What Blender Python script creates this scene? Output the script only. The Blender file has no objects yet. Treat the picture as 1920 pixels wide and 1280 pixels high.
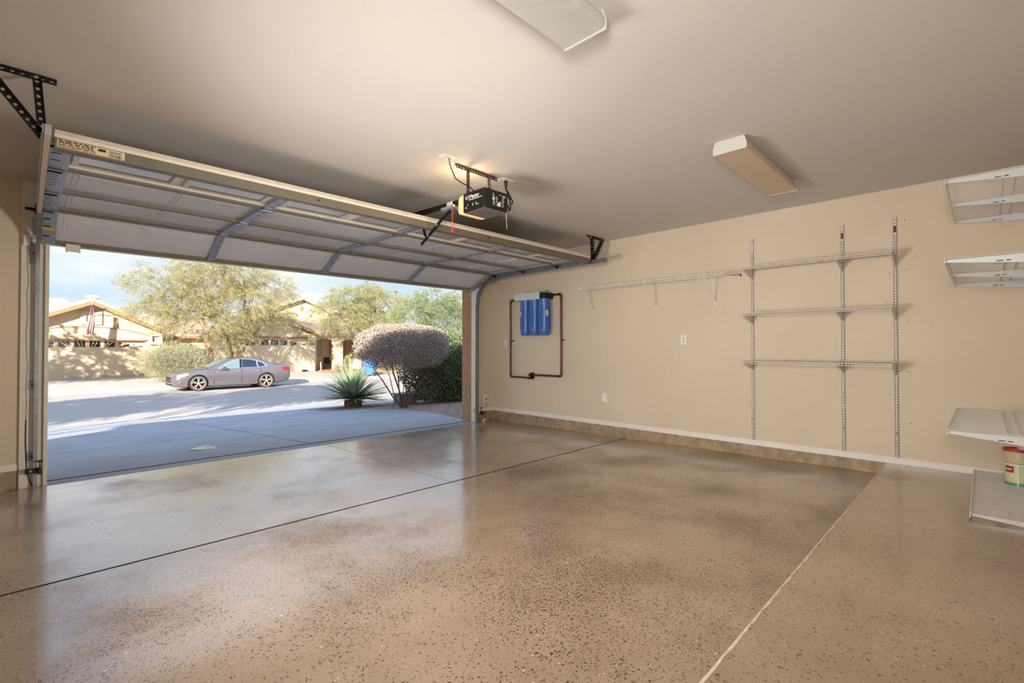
import bpy, bmesh, math, random
import numpy as np
from mathutils import Vector, Matrix

random.seed(7)
scene = bpy.context.scene
COL = scene.collection
PI = math.pi

# ------------------------------------------------------------------ camera
FPX = 899.0
PITCH = math.atan(11.5 / FPX)
YAW = math.atan((1845 - 960) / FPX)
CAM = Vector((0, 0, 1.05))
_h = Vector((math.cos(YAW), math.sin(YAW), 0))
RIGHT = Vector((math.sin(YAW), -math.cos(YAW), 0))
FWD = _h * math.cos(PITCH) + Vector((0, 0, 1)) * math.sin(PITCH)
UP = Vector((0, 0, 1)) * math.cos(PITCH) - _h * math.sin(PITCH)
cam_d = bpy.data.cameras.new('camera')
cam_d.sensor_width = 36
cam_d.lens = FPX / 1920 * 36
cam_d.clip_start = 0.02
cam_d.clip_end = 400
cam = bpy.data.objects.new('camera', cam_d)
COL.objects.link(cam)
M = Matrix.Identity(4)
for i in range(3):
    M[i][0], M[i][1], M[i][2], M[i][3] = RIGHT[i], UP[i], -FWD[i], CAM[i]
cam.matrix_world = M
scene.camera = cam


def at(u, v, axis, val):
    """measured photo point -> world point on a plane of the place"""
    d = FWD * FPX + RIGHT * (u - 960) - UP * (v - 640)
    t = (val - CAM[axis]) / d[axis]
    return CAM + d * t


# ------------------------------------------------------------------ measured room
W = 5.533       # right wall
YF = 5.9        # front wall (inner face)
ZC = 2.495      # ceiling
XL = -0.55      # left wall
YB = -0.27      # back wall
STEP = 0.645    # edge of the raised rear slab


def fz(y):
    return -0.107 - 0.0095 * (y - 0.72)


# ------------------------------------------------------------------ materials
def srgb(r, g, b):
    def f(c):
        c /= 255.0
        return c / 12.92 if c <= 0.04045 else ((c + 0.055) / 1.055) ** 2.4
    return (f(r), f(g), f(b), 1)


def mat(name, col, rough=0.6, metal=0.0, noise=None, bump=None, spec=0.5, col2=None, detail=4):
    """noise=(scale, amount of value change) ; col2 = colour noise mixes towards ; bump=(scale,strength,dist)"""
    m = bpy.data.materials.new(name)
    m.use_nodes = True
    nt = m.node_tree
    b = nt.nodes['Principled BSDF']
    b.inputs['Base Color'].default_value = col
    b.inputs['Roughness'].default_value = rough
    b.inputs['Metallic'].default_value = metal
    b.inputs['Specular IOR Level'].default_value = spec
    tc = nt.nodes.new('ShaderNodeTexCoord')
    if noise:
        n = nt.nodes.new('ShaderNodeTexNoise')
        n.inputs['Scale'].default_value = noise[0]
        n.inputs['Detail'].default_value = detail
        nt.links.new(tc.outputs['Object'], n.inputs['Vector'])
        r = nt.nodes.new('ShaderNodeMapRange')
        r.inputs[1].default_value = 0.35
        r.inputs[2].default_value = 0.65
        nt.links.new(n.outputs['Fac'], r.inputs[0])
        mx = nt.nodes.new('ShaderNodeMix')
        mx.data_type = 'RGBA'
        k = 1 - noise[1]
        mx.inputs[6].default_value = col
        mx.inputs[7].default_value = col2 if col2 else (col[0] * k, col[1] * k, col[2] * k, 1)
        if col2:
            r.inputs[4].default_value = noise[1]
        nt.links.new(r.outputs[0], mx.inputs[0])
        nt.links.new(mx.outputs[2], b.inputs['Base Color'])
    if bump:
        n2 = nt.nodes.new('ShaderNodeTexNoise')
        n2.inputs['Scale'].default_value = bump[0]
        n2.inputs['Detail'].default_value = 3
        nt.links.new(tc.outputs['Object'], n2.inputs['Vector'])
        bp = nt.nodes.new('ShaderNodeBump')
        bp.inputs['Strength'].default_value = bump[1]
        bp.inputs['Distance'].default_value = bump[2]
        nt.links.new(n2.outputs['Fac'], bp.inputs['Height'])
        nt.links.new(bp.outputs[0], b.inputs['Normal'])
    return m


def leafmat(name, c1, c2, trans=0.35, rough=0.7):
    m = bpy.data.materials.new(name)
    m.use_nodes = True
    nt = m.node_tree
    for n in list(nt.nodes):
        nt.nodes.remove(n)
    out = nt.nodes.new('ShaderNodeOutputMaterial')
    geo = nt.nodes.new('ShaderNodeNewGeometry')
    mx = nt.nodes.new('ShaderNodeMix')
    mx.data_type = 'RGBA'
    mx.inputs[6].default_value = c1
    mx.inputs[7].default_value = c2
    nt.links.new(geo.outputs['Random Per Island'], mx.inputs[0])
    d = nt.nodes.new('ShaderNodeBsdfDiffuse')
    t = nt.nodes.new('ShaderNodeBsdfTranslucent')
    ms = nt.nodes.new('ShaderNodeMixShader')
    ms.inputs[0].default_value = trans
    nt.links.new(mx.outputs[2], d.inputs['Color'])
    nt.links.new(mx.outputs[2], t.inputs['Color'])
    nt.links.new(d.outputs[0], ms.inputs[1])
    nt.links.new(t.outputs[0], ms.inputs[2])
    nt.links.new(ms.outputs[0], out.inputs['Surface'])
    return m


def emis(name, col, strength, base=None):
    m = mat(name, base or col, 0.4)
    b = m.node_tree.nodes['Principled BSDF']
    b.inputs['Emission Color'].default_value = col
    b.inputs['Emission Strength'].default_value = strength
    return m


def epoxy():
    """tan floor coating with broadcast flakes, worn and glossy by patches"""
    m = bpy.data.materials.new('flake_epoxy')
    m.use_nodes = True
    nt = m.node_tree
    L = nt.links.new
    N = nt.nodes.new
    b = nt.nodes['Principled BSDF']
    tc = N('ShaderNodeTexCoord')

    def noise(scale, detail=4, rough=0.55):
        n = N('ShaderNodeTexNoise')
        n.inputs['Scale'].default_value = scale
        n.inputs['Detail'].default_value = detail
        n.inputs['Roughness'].default_value = rough
        L(tc.outputs['Object'], n.inputs['Vector'])
        return n

    def rng(src, a, c, lo=0.0, hi=1.0):
        r = N('ShaderNodeMapRange')
        r.inputs[1].default_value = a
        r.inputs[2].default_value = c
        r.inputs[3].default_value = lo
        r.inputs[4].default_value = hi
        L(src, r.inputs[0])
        return r.outputs[0]

    def math_(op, a, c=None, v=None):
        n = N('ShaderNodeMath')
        n.operation = op
        L(a, n.inputs[0])
        if c is not None:
            L(c, n.inputs[1])
        if v is not None:
            n.inputs[1].default_value = v
        return n.outputs[0]

    def mixc(fac, A, B):
        x = N('ShaderNodeMix')
        x.data_type = 'RGBA'
        L(fac, x.inputs[0])
        for i, q in ((6, A), (7, B)):
            if isinstance(q, tuple):
                x.inputs[i].default_value = q
            else:
                L(q, x.inputs[i])
        return x.outputs[2]

    big = noise(0.85, 3)
    mid = noise(3.2, 4)
    base = mixc(rng(big.outputs['Fac'], 0.35, 0.65), srgb(168, 145, 120), srgb(152, 128, 102))
    base = mixc(rng(mid.outputs['Fac'], 0.45, 0.75, 0, 0.5), base, srgb(188, 164, 140))
    # flakes: one chip per voronoi cell, kept only where the random cell value and the patch density allow it
    warp = noise(60, 2)
    wv = N('ShaderNodeMixRGB')
    wv.blend_type = 'LINEAR_LIGHT'
    wv.inputs[0].default_value = 0.012
    L(tc.outputs['Object'], wv.inputs[1])
    L(warp.outputs['Color'], wv.inputs[2])

    def flakes(scale, size, dens_lo, dens_hi, dsrc, d0, d1):
        v = N('ShaderNodeTexVoronoi')
        v.inputs['Scale'].default_value = scale
        L(wv.outputs[0], v.inputs['Vector'])
        s = N('ShaderNodeSeparateColor')
        L(v.outputs['Color'], s.inputs[0])
        keep = math_('LESS_THAN', s.outputs[0], rng(dsrc, d0, d1, dens_lo, dens_hi))
        rad = rng(s.outputs[1], 0, 1, size * 0.5, size)
        near = math_('LESS_THAN', v.outputs['Distance'], rad)
        return math_('MULTIPLY', keep, near), s.outputs[2]

    dn0 = noise(1.05, 6, 0.62)
    sy = N('ShaderNodeSeparateXYZ')
    L(tc.outputs['Object'], sy.inputs[0])

    class dn:      # the rear slab got far fewer flakes
        outputs = {'Fac': math_('SUBTRACT', math_('SUBTRACT', dn0.outputs['Fac'], rng(sy.outputs[1], 0.62, 0.66, 0.085, 0.0)), rng(sy.outputs[1], 3.2, 3.5, 0.0, 0.06))}
    f1, c1 = flakes(88, 0.45, 0.20, 0.97, dn.outputs['Fac'], 0.44, 0.66)
    f2, c2 = flakes(140, 0.44, 0.18, 0.95, dn.outputs['Fac'], 0.44, 0.66)
    wn = noise(0.7, 3)
    f3, c3 = flakes(84, 0.36, 0.0, 0.06, wn.outputs['Fac'], 0.45, 0.7)
    base = mixc(rng(dn.outputs['Fac'], 0.5, 0.72, 0, 0.45), base, srgb(120, 98, 80))
    colr = mixc(f3, base, srgb(225, 212, 196))
    colr = mixc(f2, colr, srgb(84, 64, 50))
    colr = mixc(f1, colr, mixc(c1, srgb(42, 32, 26), srgb(92, 70, 54)))
    L(colr, b.inputs['Base Color'])
    rr = rng(dn.outputs['Fac'], 0.35, 0.7, 0.27, 0.48)
    rm = N('ShaderNodeMath')
    rm.operation = 'ADD'
    L(rr, rm.inputs[0])
    L(rng(mid.outputs['Fac'], 0.3, 0.7, -0.05, 0.07), rm.inputs[1])
    L(rm.outputs[0], b.inputs['Roughness'])
    b.inputs['Specular IOR Level'].default_value = 0.6
    bp = N('ShaderNodeBump')
    bp.inputs['Strength'].default_value = 0.35
    bp.inputs['Distance'].default_value = 0.002
    hn = noise(150, 2)
    add = math_('ADD', hn.outputs['Fac'], f1)
    L(add, bp.inputs['Height'])
    L(bp.outputs[0], b.inputs['Normal'])
    L(rng(dn.outputs['Fac'], 0.44, 0.62, 1.0, 0.35), b.inputs['Coat Weight'])
    b.inputs['Coat IOR'].default_value = 1.75
    L(rng(mid.outputs['Fac'], 0.3, 0.7, 0.09, 0.2), b.inputs['Coat Roughness'])
    return m


def glass(name, tint=(0.9, 0.95, 0.97, 1), rough=0.02, dark=0.3):
    """thin pane: part mirror, part see-through"""
    m = bpy.data.materials.new(name)
    m.use_nodes = True
    nt = m.node_tree
    for n in list(nt.nodes):
        nt.nodes.remove(n)
    out = nt.nodes.new('ShaderNodeOutputMaterial')
    g = nt.nodes.new('ShaderNodeBsdfGlossy')
    g.inputs['Roughness'].default_value = rough
    t = nt.nodes.new('ShaderNodeBsdfTransparent')
    t.inputs['Color'].default_value = tint
    fr = nt.nodes.new('ShaderNodeFresnel')
    fr.inputs['IOR'].default_value = 1.5
    ad = nt.nodes.new('ShaderNodeMath')
    ad.inputs[1].default_value = dark
    nt.links.new(fr.outputs[0], ad.inputs[0])
    ms = nt.nodes.new('ShaderNodeMixShader')
    nt.links.new(ad.outputs[0], ms.inputs[0])
    nt.links.new(t.outputs[0], ms.inputs[1])
    nt.links.new(g.outputs[0], ms.inputs[2])
    nt.links.new(ms.outputs[0], out.inputs['Surface'])
    return m


def tilemat(name, c1, c2):
    """roof tiles: rows of barrels across the slope"""
    m = mat(name, c1, 0.8, noise=(2.5, 0.7), col2=c2)
    nt = m.node_tree
    tc = nt.nodes['Texture Coordinate']
    w = nt.nodes.new('ShaderNodeTexWave')
    w.bands_direction = 'X'
    w.inputs['Scale'].default_value = 1.6
    w.inputs['Distortion'].default_value = 0.4
    nt.links.new(tc.outputs['Object'], w.inputs['Vector'])
    bp = nt.nodes.new('ShaderNodeBump')
    bp.inputs['Strength'].default_value = 0.45
    bp.inputs['Distance'].default_value = 0.03
    nt.links.new(w.outputs['Fac'], bp.inputs['Height'])
    nt.links.new(bp.outputs[0], nt.nodes['Principled BSDF'].inputs['Normal'])
    return m


MT = {}
MT['wall'] = mat('wall_paint', srgb(214, 198, 175), 0.75, noise=(1.1, 0.06), bump=(140, 0.25, 0.003), spec=0.3)
MT['ceiling'] = mat('ceiling_paint', srgb(206, 201, 194), 0.85, noise=(0.8, 0.04), bump=(170, 0.22, 0.002), spec=0.2)
MT['trim'] = mat('white_trim_paint', srgb(230, 224, 214), 0.5, noise=(6, 0.06))
MT['jamb'] = mat('jamb_paint', srgb(226, 220, 204), 0.6, noise=(9, 0.12), bump=(40, 0.2, 0.003))
MT['curb'] = mat('curb_coating', srgb(172, 148, 118), 0.6, noise=(14, 0.35), bump=(60, 0.6, 0.006))
MT['floor'] = epoxy()
MT['joint_dark'] = mat('joint_sealant', srgb(44, 22, 16), 0.8)
MT['joint_tan'] = mat('joint_filler', srgb(150, 118, 90), 0.6, noise=(20, 0.3))
MT['worn'] = mat('worn_edge', srgb(228, 216, 198), 0.7, noise=(30, 0.45), col2=srgb(170, 142, 114))
MT['concrete'] = mat('concrete', srgb(162, 162, 164), 0.85, noise=(1.6, 0.14), bump=(60, 0.25, 0.004))
MT['concrete_far'] = mat('concrete_pale', srgb(178, 168, 156), 0.9, noise=(2.2, 0.12))
MT['asphalt'] = mat('asphalt', srgb(172, 162, 154), 0.9, noise=(30, 0.15), bump=(90, 0.3, 0.006))
MT['gravel'] = mat('gravel_ground', srgb(176, 152, 136), 0.95, noise=(28, 0.5), col2=srgb(112, 98, 92), bump=(45, 0.9, 0.03))
MT['earth'] = mat('desert_earth', srgb(172, 148, 120), 0.95, noise=(3, 0.25), bump=(20, 0.4, 0.03))
MT['stucco'] = mat('exterior_stucco', srgb(178, 142, 108), 0.9, noise=(12, 0.2), bump=(50, 0.9, 0.012))
MT['white_skin'] = mat('door_steel_white', srgb(214, 212, 214), 0.5, noise=(4, 0.06))
MT['rail_grey'] = mat('door_rail_grey', srgb(124, 118, 104), 0.5, noise=(8, 0.12))
MT['galv'] = mat('galvanised_steel', srgb(176, 180, 190), 0.42, 0.55, noise=(18, 0.2))
MT['galv_dark'] = mat('galvanised_track', srgb(150, 154, 158), 0.4, 0.7, noise=(14, 0.25))
MT['beige_metal'] = mat('beige_track', srgb(206, 192, 168), 0.5, noise=(14, 0.15))
MT['black'] = mat('black_plastic', srgb(14, 13, 13), 0.45, noise=(20, 0.2))
MT['black_metal'] = mat('black_metal', srgb(12, 11, 12), 0.5, 0.0, spec=0.35)
MT['bronze'] = mat('bronze_angle_iron', srgb(84, 66, 50), 0.45, 0.5, noise=(30, 0.3))
MT['rubber'] = mat('rubber', srgb(36, 34, 34), 0.8)
MT['gold_frame'] = mat('window_frame_olive', srgb(142, 128, 82), 0.5, noise=(20, 0.15))
MT['frame_white'] = mat('window_frame_white', srgb(216, 208, 196), 0.5)
MT['pane'] = mat('door_pane_painted_sheen', srgb(206, 207, 218), 0.12, noise=(5, 0.12))  # pale colour paints in the light reflected by the panes
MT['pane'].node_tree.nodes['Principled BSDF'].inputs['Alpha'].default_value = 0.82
MT['strut'] = mat('strut_olive_grey', srgb(112, 104, 88), 0.5, noise=(8, 0.12))
MT['white'] = mat('white_plastic', srgb(232, 228, 220), 0.4)
MT['white_metal'] = mat('white_powder_coat', srgb(200, 204, 202), 0.4)
MT['wire'] = mat('white_vinyl_wire', srgb(226, 222, 214), 0.4)
MT['tan_metal'] = mat('shelf_standard_taupe', srgb(210, 202, 194), 0.45)
MT['dark_red'] = mat('dark_red_label', srgb(70, 16, 14), 0.5)
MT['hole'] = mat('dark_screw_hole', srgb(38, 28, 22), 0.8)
MT['blue'] = mat('blue_filter_plastic', srgb(58, 106, 184), 0.3, noise=(5, 0.12))
MT['copper'] = mat('dark_copper_pipe', srgb(104, 58, 44), 0.35, 0.6, noise=(12, 0.5), col2=srgb(44, 20, 18))
MT['label'] = mat('paper_label', srgb(216, 206, 176), 0.7, noise=(30, 0.1))
MT['label_tan'] = mat('door_sticker', srgb(216, 196, 160), 0.6, noise=(30, 0.1))
MT['ink'] = mat('label_ink', srgb(38, 30, 24), 0.7)
MT['ink_red'] = mat('label_ink_red', srgb(170, 70, 50), 0.7)
MT['print_white'] = mat('white_print', srgb(214, 210, 206), 0.5)
MT['lens'] = emis('lit_lamp_lens', (1.0, 0.56, 0.22, 1), 0.34, srgb(240, 200, 140))
MT['red_cord'] = mat('red_cord', srgb(214, 60, 44), 0.6)
MT['orange'] = mat('orange_tag', srgb(226, 110, 80), 0.6)
MT['yellow'] = mat('yellow_tag', srgb(214, 186, 60), 0.6)
MT['fixture'] = mat('fixture_enamel', srgb(192, 191, 182), 0.45)
MT['diffuser_beige'] = mat('acrylic_diffuser_warm', srgb(202, 178, 154), 0.35, noise=(3, 0.06))  # warmer, beige colour for the second fixture
MT['red_lid'] = mat('red_lid', srgb(190, 28, 28), 0.4)
MT['tub'] = mat('translucent_tub', srgb(214, 196, 160), 0.5, noise=(8, 0.12))
MT['can'] = mat('paint_can_label', srgb(206, 206, 158), 0.45, noise=(7, 0.7), col2=srgb(150, 160, 90))
MT['can_green'] = mat('paint_can_green_band', srgb(70, 150, 120), 0.5)
MT['can_blue'] = mat('paint_can_dark_band', srgb(58, 52, 92), 0.5)
MT['house1'] = mat('house_stucco_gold', srgb(206, 184, 150), 0.9, noise=(6, 0.06), bump=(30, 0.4, 0.01))
MT['house2'] = mat('house_stucco_cream', srgb(204, 190, 164), 0.9, noise=(6, 0.06), bump=(30, 0.4, 0.01))
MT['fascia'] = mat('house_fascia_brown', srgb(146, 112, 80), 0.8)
MT['roof_tile'] = tilemat('roof_tile', srgb(192, 166, 146), srgb(168, 140, 120))
MT['far_door'] = mat('far_garage_door', srgb(206, 184, 156), 0.7)
MT['far_door2'] = mat('far_garage_door_cream', srgb(206, 192, 168), 0.7)
MT['far_glass'] = mat('far_window_glass', srgb(40, 36, 36), 0.15)
MT['far_pane'] = mat('far_window_pale', srgb(150, 156, 150), 0.2)
MT['porch_wall'] = mat('porch_wall_brown', srgb(214, 184, 154), 0.9)
MT['porch_red'] = mat('porch_red_door', srgb(150, 54, 44), 0.6)
MT['chair_green'] = mat('green_resin', srgb(28, 52, 44), 0.5)
MT['bin_blue'] = mat('bin_blue', srgb(62, 120, 172), 0.5)
MT['bark'] = mat('tree_bark', srgb(112, 82, 62), 0.9, noise=(8, 0.4), bump=(20, 0.6, 0.02))
MT['bark_red'] = mat('shrub_bark', srgb(134, 100, 84), 0.9, noise=(14, 0.4))
MT['leaf_yellow'] = leafmat('leaves_yellow_green', srgb(188, 184, 138), srgb(134, 134, 92), 0.4)
MT['leaf_gold'] = leafmat('leaves_gold', srgb(194, 186, 142), srgb(144, 138, 96), 0.4)
MT['leaf_green'] = leafmat('leaves_mid_green', srgb(168, 174, 130), srgb(112, 126, 88), 0.4)
MT['leaf_grey'] = leafmat('leaves_grey', srgb(204, 189, 174), srgb(136, 120, 110), 0.25)
MT['leaf_sage'] = leafmat('leaves_sage', srgb(190, 186, 158), srgb(146, 144, 116), 0.3)
MT['leaf_dark'] = leafmat('leaves_dark', srgb(150, 156, 118), srgb(70, 84, 62), 0.25)
MT['leaf_red'] = leafmat('leaves_red', srgb(170, 60, 60), srgb(110, 36, 36), 0.3)
MT['spear'] = leafmat('spear_leaves', srgb(184, 192, 150), srgb(112, 134, 110), 0.25)
MT['agave_base'] = mat('agave_trunk', srgb(168, 138, 110), 0.9, noise=(30, 0.7), col2=srgb(40, 30, 24), bump=(25, 1, 0.03))
MT['utility'] = mat('utility_box_grey', srgb(128, 132, 136), 0.6)
MT['car'] = mat('car_paint_grey', srgb(124, 118, 122), 0.22, 0.6)
MT['car_glass'] = mat('car_glass', srgb(24, 32, 48), 0.04, spec=0.9)
MT['car_glass_light'] = mat('car_windscreen', srgb(96, 116, 116), 0.05, spec=0.9)
MT['tyre'] = mat('tyre', srgb(52, 46, 42), 0.85)
MT['rim'] = mat('alloy_rim', srgb(210, 202, 194), 0.3, 0.7)
MT['chrome'] = mat('chrome', srgb(220, 220, 222), 0.15, 0.9)
MT['tail'] = mat('tail_light_red', srgb(200, 26, 30), 0.25)
MT['head'] = mat('headlight_clear', srgb(225, 222, 220), 0.1, spec=0.9)
MT['amber'] = mat('amber_reflector', srgb(220, 120, 60), 0.3)
MT['palm'] = mat('dry_leaf', srgb(232, 228, 200), 0.7, noise=(8, 0.6), col2=srgb(170, 164, 110))


def wavebump(m, scale, direction, dist, strength=1.0):
    nt = m.node_tree
    tc = [n for n in nt.nodes if n.type == 'TEX_COORD'][0]
    w = nt.nodes.new('ShaderNodeTexWave')
    w.bands_direction = direction
    w.inputs['Scale'].default_value = scale
    nt.links.new(tc.outputs['Object'], w.inputs['Vector'])
    bp = nt.nodes.new('ShaderNodeBump')
    bp.inputs['Strength'].default_value = strength
    bp.inputs['Distance'].default_value = dist
    nt.links.new(w.outputs['Fac'], bp.inputs['Height'])
    nt.links.new(bp.outputs[0], nt.nodes['Principled BSDF'].inputs['Normal'])
    return m


MT['diffuser'] = wavebump(mat('ribbed_acrylic_diffuser', srgb(196, 192, 188), 0.25, noise=(2.5, 0.16)), 70, 'DIAGONAL', 0.002, 0.8)


# ------------------------------------------------------------------ mesh builder
ORG = {}


class MB:
    def __init__(self):
        self.v, self.f, self.m = [], [], []

    def add(self, vs, fs, mi=0):
        o = len(self.v)
        self.v += [tuple(p) for p in vs]
        for f in fs:
            self.f.append(tuple(i + o for i in f))
            self.m.append(mi)
        return self

    def bx(self, x0, x1, y0, y1, z0, z1, mi=0):
        vs = [(x, y, z) for z in (z0, z1) for y in (y0, y1) for x in (x0, x1)]
        return self.add(vs, [(0, 2, 3, 1), (4, 5, 7, 6), (0, 1, 5, 4), (2, 6, 7, 3), (0, 4, 6, 2), (1, 3, 7, 5)], mi)

    def hexa(self, vs, mi=0):
        """8 corners: bottom ring 0-3 then top ring 4-7"""
        return self.add(vs, [(3, 2, 1, 0), (4, 5, 6, 7), (0, 1, 5, 4), (1, 2, 6, 5), (2, 3, 7, 6), (3, 0, 4, 7)], mi)

    def beam(self, p0, p1, w, h, side=(0, 0, 1), mi=0):
        """rectangular bar; h measured along `side`, w across"""
        p0, p1 = Vector(p0), Vector(p1)
        d = (p1 - p0).normalized()
        s = Vector(side)
        s = (s - d * s.dot(d)).normalized()
        t = d.cross(s)
        vs = []
        for p in (p0, p1):
            for a, b in ((-1, -1), (1, -1), (1, 1), (-1, 1)):
                vs.append(p + t * (a * w / 2) + s * (b * h / 2))
        return self.hexa(vs, mi)

    def tube(self, pts, r, n=8, mi=0, caps=True):
        pts = [Vector(p) for p in pts]
        rs = r if isinstance(r, (list, tuple)) else [r] * len(pts)
        ref = Vector((0, 0, 1))
        rings = []
        d0 = (pts[1] - pts[0]).normalized()
        if abs(d0.dot(ref)) > 0.9:
            ref = Vector((1, 0, 0))
        s = (ref - d0 * ref.dot(d0)).normalized()
        for i, p in enumerate(pts):
            a = (pts[i] - pts[i - 1]).normalized() if i else d0
            b = (pts[i + 1] - pts[i]).normalized() if i < len(pts) - 1 else a
            d = (a + b)
            d = d.normalized() if d.length > 1e-6 else a
            s = (s - d * s.dot(d)).normalized()
            t = d.cross(s)
            k = 1.0 / max(0.5, a.dot(d))
            rings.append([p + (s * math.cos(q * 2 * PI / n) + t * math.sin(q * 2 * PI / n)) * rs[i] * k for q in range(n)])
        vs = [q for ring in rings for q in ring]
        fs = []
        for i in range(len(pts) - 1):
            for q in range(n):
                a, b = i * n + q, i * n + (q + 1) % n
                fs.append((a, b, b + n, a + n))
        if caps:
            fs.append(tuple(range(n))[::-1])
            fs.append(tuple(range((len(pts) - 1) * n, len(pts) * n)))
        return self.add(vs, fs, mi)

    def lathe(self, c, prof, n=20, axis=(0, 0, 1), mi=0, caps=True):
        """profile [(r,h)...] round an axis through c"""
        ax = Vector(axis).normalized()
        ref = Vector((1, 0, 0)) if abs(ax.x) < 0.9 else Vector((0, 1, 0))
        s = (ref - ax * ref.dot(ax)).normalized()
        t = ax.cross(s)
        c = Vector(c)
        vs, fs = [], []
        for r, h in prof:
            for q in range(n):
                an = 2 * PI * q / n
                vs.append(c + ax * h + (s * math.cos(an) + t * math.sin(an)) * r)
        for i in range(len(prof) - 1):
            for q in range(n):
                a, b = i * n + q, i * n + (q + 1) % n
                fs.append((a, b, b + n, a + n))
        if caps:
            fs.append(tuple(range(n))[::-1])
            fs.append(tuple(range((len(prof) - 1) * n, len(prof) * n)))
        return self.add(vs, fs, mi)

    def prism(self, poly, ext, mi=0):
        n = len(poly)
        e = Vector(ext)
        vs = [Vector(p) for p in poly] + [Vector(p) + e for p in poly]
        fs = [tuple(range(n))[::-1], tuple(range(n, 2 * n))]
        for i in range(n):
            j = (i + 1) % n
            fs.append((i, j, j + n, i + n))
        return self.add(vs, fs, mi)

    def perf(self, p0, p1, side, w, pitch=0.038, hr=0.0085, t=0.003, mi=0):
        """perforated steel strip with real round holes"""
        p0, p1 = Vector(p0), Vector(p1)
        d = (p1 - p0)
        Lg = d.length
        d.normalize()
        s = Vector(side)
        s = (s - d * s.dot(d)).normalized()
        nrm = d.cross(s)
        k = max(1, round(Lg / pitch))
        pt = Lg / k
        ring = [(math.cos(a), math.sin(a)) for a in [PI / 4 * q + PI / 8 for q in range(8)]]
        for c in range(k):
            o = p0 + d * (pt * (c + 0.5))
            outer = []
            for (ca, sa) in ring:
                m_ = max(abs(ca), abs(sa))
                outer.append((ca / m_ * pt / 2, sa / m_ * w / 2))
            vs = []
            for zz in (-t / 2, t / 2):
                for (a, b) in outer:
                    vs.append(o + d * a + s * b + nrm * zz)
                for (ca, sa) in ring:
                    vs.append(o + d * (ca * hr) + s * (sa * hr) + nrm * zz)
            fs = []
            for q in range(8):
                r = (q + 1) % 8
                fs.append((q, r, 8 + r, 8 + q))
                fs.append((16 + r, 16 + q, 24 + q, 24 + r))
                fs.append((8 + q, 8 + r, 24 + r, 24 + q))
                fs.append((r, q, 16 + q, 16 + r))
            # fill corners (the 8-ring skips the square's corners)
            cor = [(pt / 2, w / 2, 0, 1), (-pt / 2, w / 2, 2, 3), (-pt / 2, -w / 2, 4, 5), (pt / 2, -w / 2, 6, 7)]
            for (a, b, i0, i1) in cor:
                n0 = len(vs)
                vs.append(o + d * a + s * b - nrm * t / 2)
                vs.append(o + d * a + s * b + nrm * t / 2)
                fs.append((i0, n0, i1))
                fs.append((16 + i1, n0 + 1, 16 + i0))
            self.add(vs, fs, mi)
        return self

    def build(self, name, mats, parent=None, smooth=False, bevel=0, seg=2, auto=None):
        if not isinstance(mats, (list, tuple)):
            mats = [mats]
        off = ORG.get(parent.name, Vector((0, 0, 0))) if parent else Vector((0, 0, 0))
        me = bpy.data.meshes.new(name)
        me.from_pydata([Vector(p) - off for p in self.v], [], self.f)
        for m_ in mats:
            me.materials.append(m_)
        if len(mats) > 1:
            me.polygons.foreach_set('material_index', self.m)
        bm = bmesh.new()
        bm.from_mesh(me)
        bmesh.ops.recalc_face_normals(bm, faces=bm.faces)
        bm.to_mesh(me)
        bm.free()
        if smooth:
            me.polygons.foreach_set('use_smooth', [True] * len(me.polygons))
            if hasattr(me, 'set_sharp_from_angle'):
                me.set_sharp_from_angle(angle=math.radians(auto or 40))
        me.update()
        o = bpy.data.objects.new(name, me)
        COL.objects.link(o)
        if parent:
            o.parent = parent
            ORG[o.name] = off
        if bevel:
            b = o.modifiers.new('bevel', 'BEVEL')
            b.width = bevel
            b.segments = seg
            b.limit_method = 'ANGLE'
            b.angle_limit = math.radians(40)
        return o


def tag(o, label, cat, group=None, kind=None):
    o['label'] = label
    o['category'] = cat
    if group:
        o['group'] = group
    if kind:
        o['kind'] = kind
    return o


def thing(name, label, cat, loc, group=None):
    o = bpy.data.objects.new(name, None)
    o.empty_display_size = 0.1
    COL.objects.link(o)
    o.location = loc
    ORG[o.name] = Vector(loc)
    return tag(o, label, cat, group)


def struct(o, label=None, cat=None):
    o['kind'] = 'structure'
    if label:
        o['label'] = label
        o['category'] = cat
    return o


def copy_tree(src, loc, label, parent=None):
    c = src.copy()
    COL.objects.link(c)
    if parent is None:
        c.location = loc
        c['label'] = label
        ORG[c.name] = Vector(loc)
    else:
        c.parent = parent
    for ch in [o for o in bpy.data.objects if o.parent == src]:
        copy_tree(ch, None, None, c)
    return c


def text(name, body, size, M4, m, parent, depth=0.0008, bold=0.0):
    cu = bpy.data.curves.new(name, 'FONT')
    cu.body = body
    cu.size = size
    cu.extrude = depth
    cu.offset = bold
    cu.align_x = 'LEFT'
    t = bpy.data.objects.new(name + '_tmp', cu)
    COL.objects.link(t)
    dg = bpy.context.evaluated_depsgraph_get()
    me = bpy.data.meshes.new_from_object(t.evaluated_get(dg))
    bpy.data.objects.remove(t)
    me.name = name
    off = ORG.get(parent.name, Vector((0, 0, 0)))
    me.transform(Matrix.Translation(-off) @ M4)
    me.materials.clear()
    me.materials.append(m)
    o = bpy.data.objects.new(name, me)
    COL.objects.link(o)
    o.parent = parent
    ORG[o.name] = off
    return o


def frame(origin, xdir, ydir):
    x = Vector(xdir).normalized()
    y = Vector(ydir)
    y = (y - x * y.dot(x)).normalized()
    z = x.cross(y)
    m_ = Matrix.Identity(4)
    for i in range(3):
        m_[i][0], m_[i][1], m_[i][2], m_[i][3] = x[i], y[i], z[i], origin[i]
    return m_


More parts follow.
